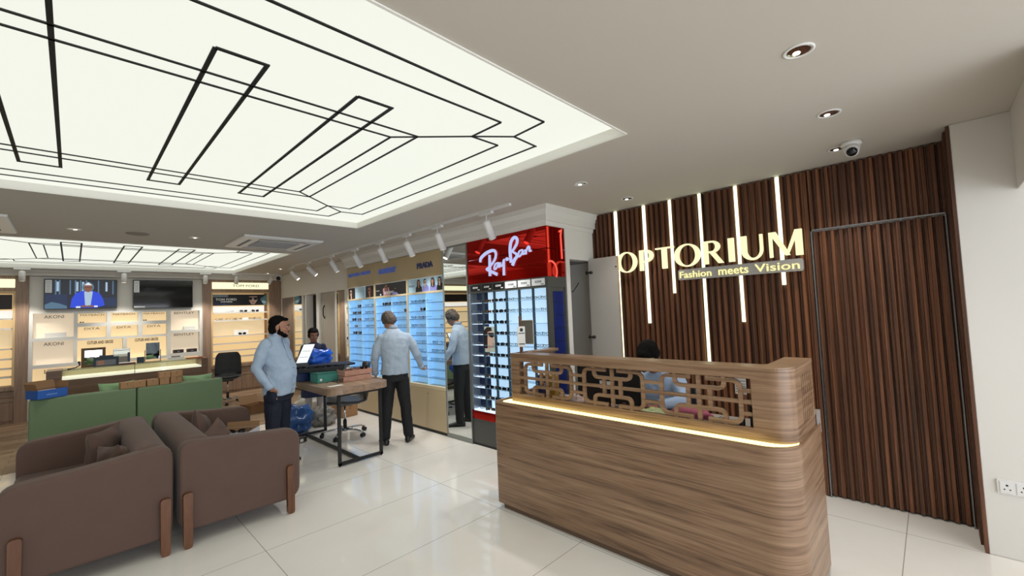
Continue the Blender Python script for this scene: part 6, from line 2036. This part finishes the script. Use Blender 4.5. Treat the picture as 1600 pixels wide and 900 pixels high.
for c_, r_ in (((0, -.024, .058), (.084, .098, .080)), ((0, -.055, .0), (.076, .058, .078)), ((0, .05, .094), (.055, .038, .028)), ((-.07, -.005, .03), (.016, .04, .05)), ((.07, -.005, .03), (.016, .04, .05))):
    mb.ell(H4 @ Vector(c_), r_, rot=H4.to_3x3())
body_mesh(mb, 'hair', hair_k, p4, .008, 2, .012, .025)
mb = MB()
torso(mb, [(0, .0, .50, .175, .125), (0, .01, .62, .165, .125), (0, .02, .78, .165, .12), (0, .035, .92, .18, .115), (0, .045, 1.0, .18, .10), (0, .06, 1.06, .13, .08), (0, .08, 1.10, .075, .065)])
for q in (-1, 1):
    chain(mb, [(q * .165, .05, 1.02), (q * .205, .10, .95), (q * .235, .165, .89), (q * .19, .27, .89), (q * .14, .35, .89)], [.064, .060, .052, .044, .038])
sh_ = body_mesh(mb, 'shirt', shirt_r, p4, .010, 3, .018, .08)
mb = MB(); mb.tube([(-.06, .11, 1.10), (-.04, .03, 1.125), (.04, .03, 1.125), (.06, .11, 1.10)], [(.020, .006)] * 4, 10, side=(0, 0, 1)); mb.build('collar', shirt_r, sh_, world=False)
mb = MB()
torso(mb, [(0, -.01, .455, .16, .13), (0, .0, .55, .16, .125), (0, .0, .60, .15, .115)])
for q in (-1, 1):
    chain(mb, [(q * .09, .02, .52), (q * .11, .20, .525), (q * .11, .37, .51), (q * .11, .35, .30), (q * .11, .34, .10)], [.085, .085, .075, .066, .06])
body_mesh(mb, 'trousers', black_t, p4, .010, 3, .012, .1)
for q in (-1, 1):
    mb = MB(); shoe(mb, (q * .11, .34, 0), 0); mb.build('shoe', shoe_m, p4, world=False)
r = root('swivel_chair', 'black swivel chair under the seated receptionist behind the counter', 'chair', (3.50, 1.68, 0), None, radians(92))
star_base(r, chrome_m, .30, .27, .5)
mb = MB(); mb.box(-.22, .22, -.22, .24, .385, .435); soft(mb, 'seat', dark_m, r, .02, 4, world=False)
mb = MB(); mb.box(-.20, .20, -.27, -.225, .50, .95); soft(mb, 'backrest', dark_m, r, .02, 4, world=False)
mb = MB(); mb.tube([(0, -.10, .38), (0, -.28, .40), (0, -.285, .60)], [(.02, .008)] * 3, 8, side=(1, 0, 0)); mb.build('back_support', dark_m, r, world=False)
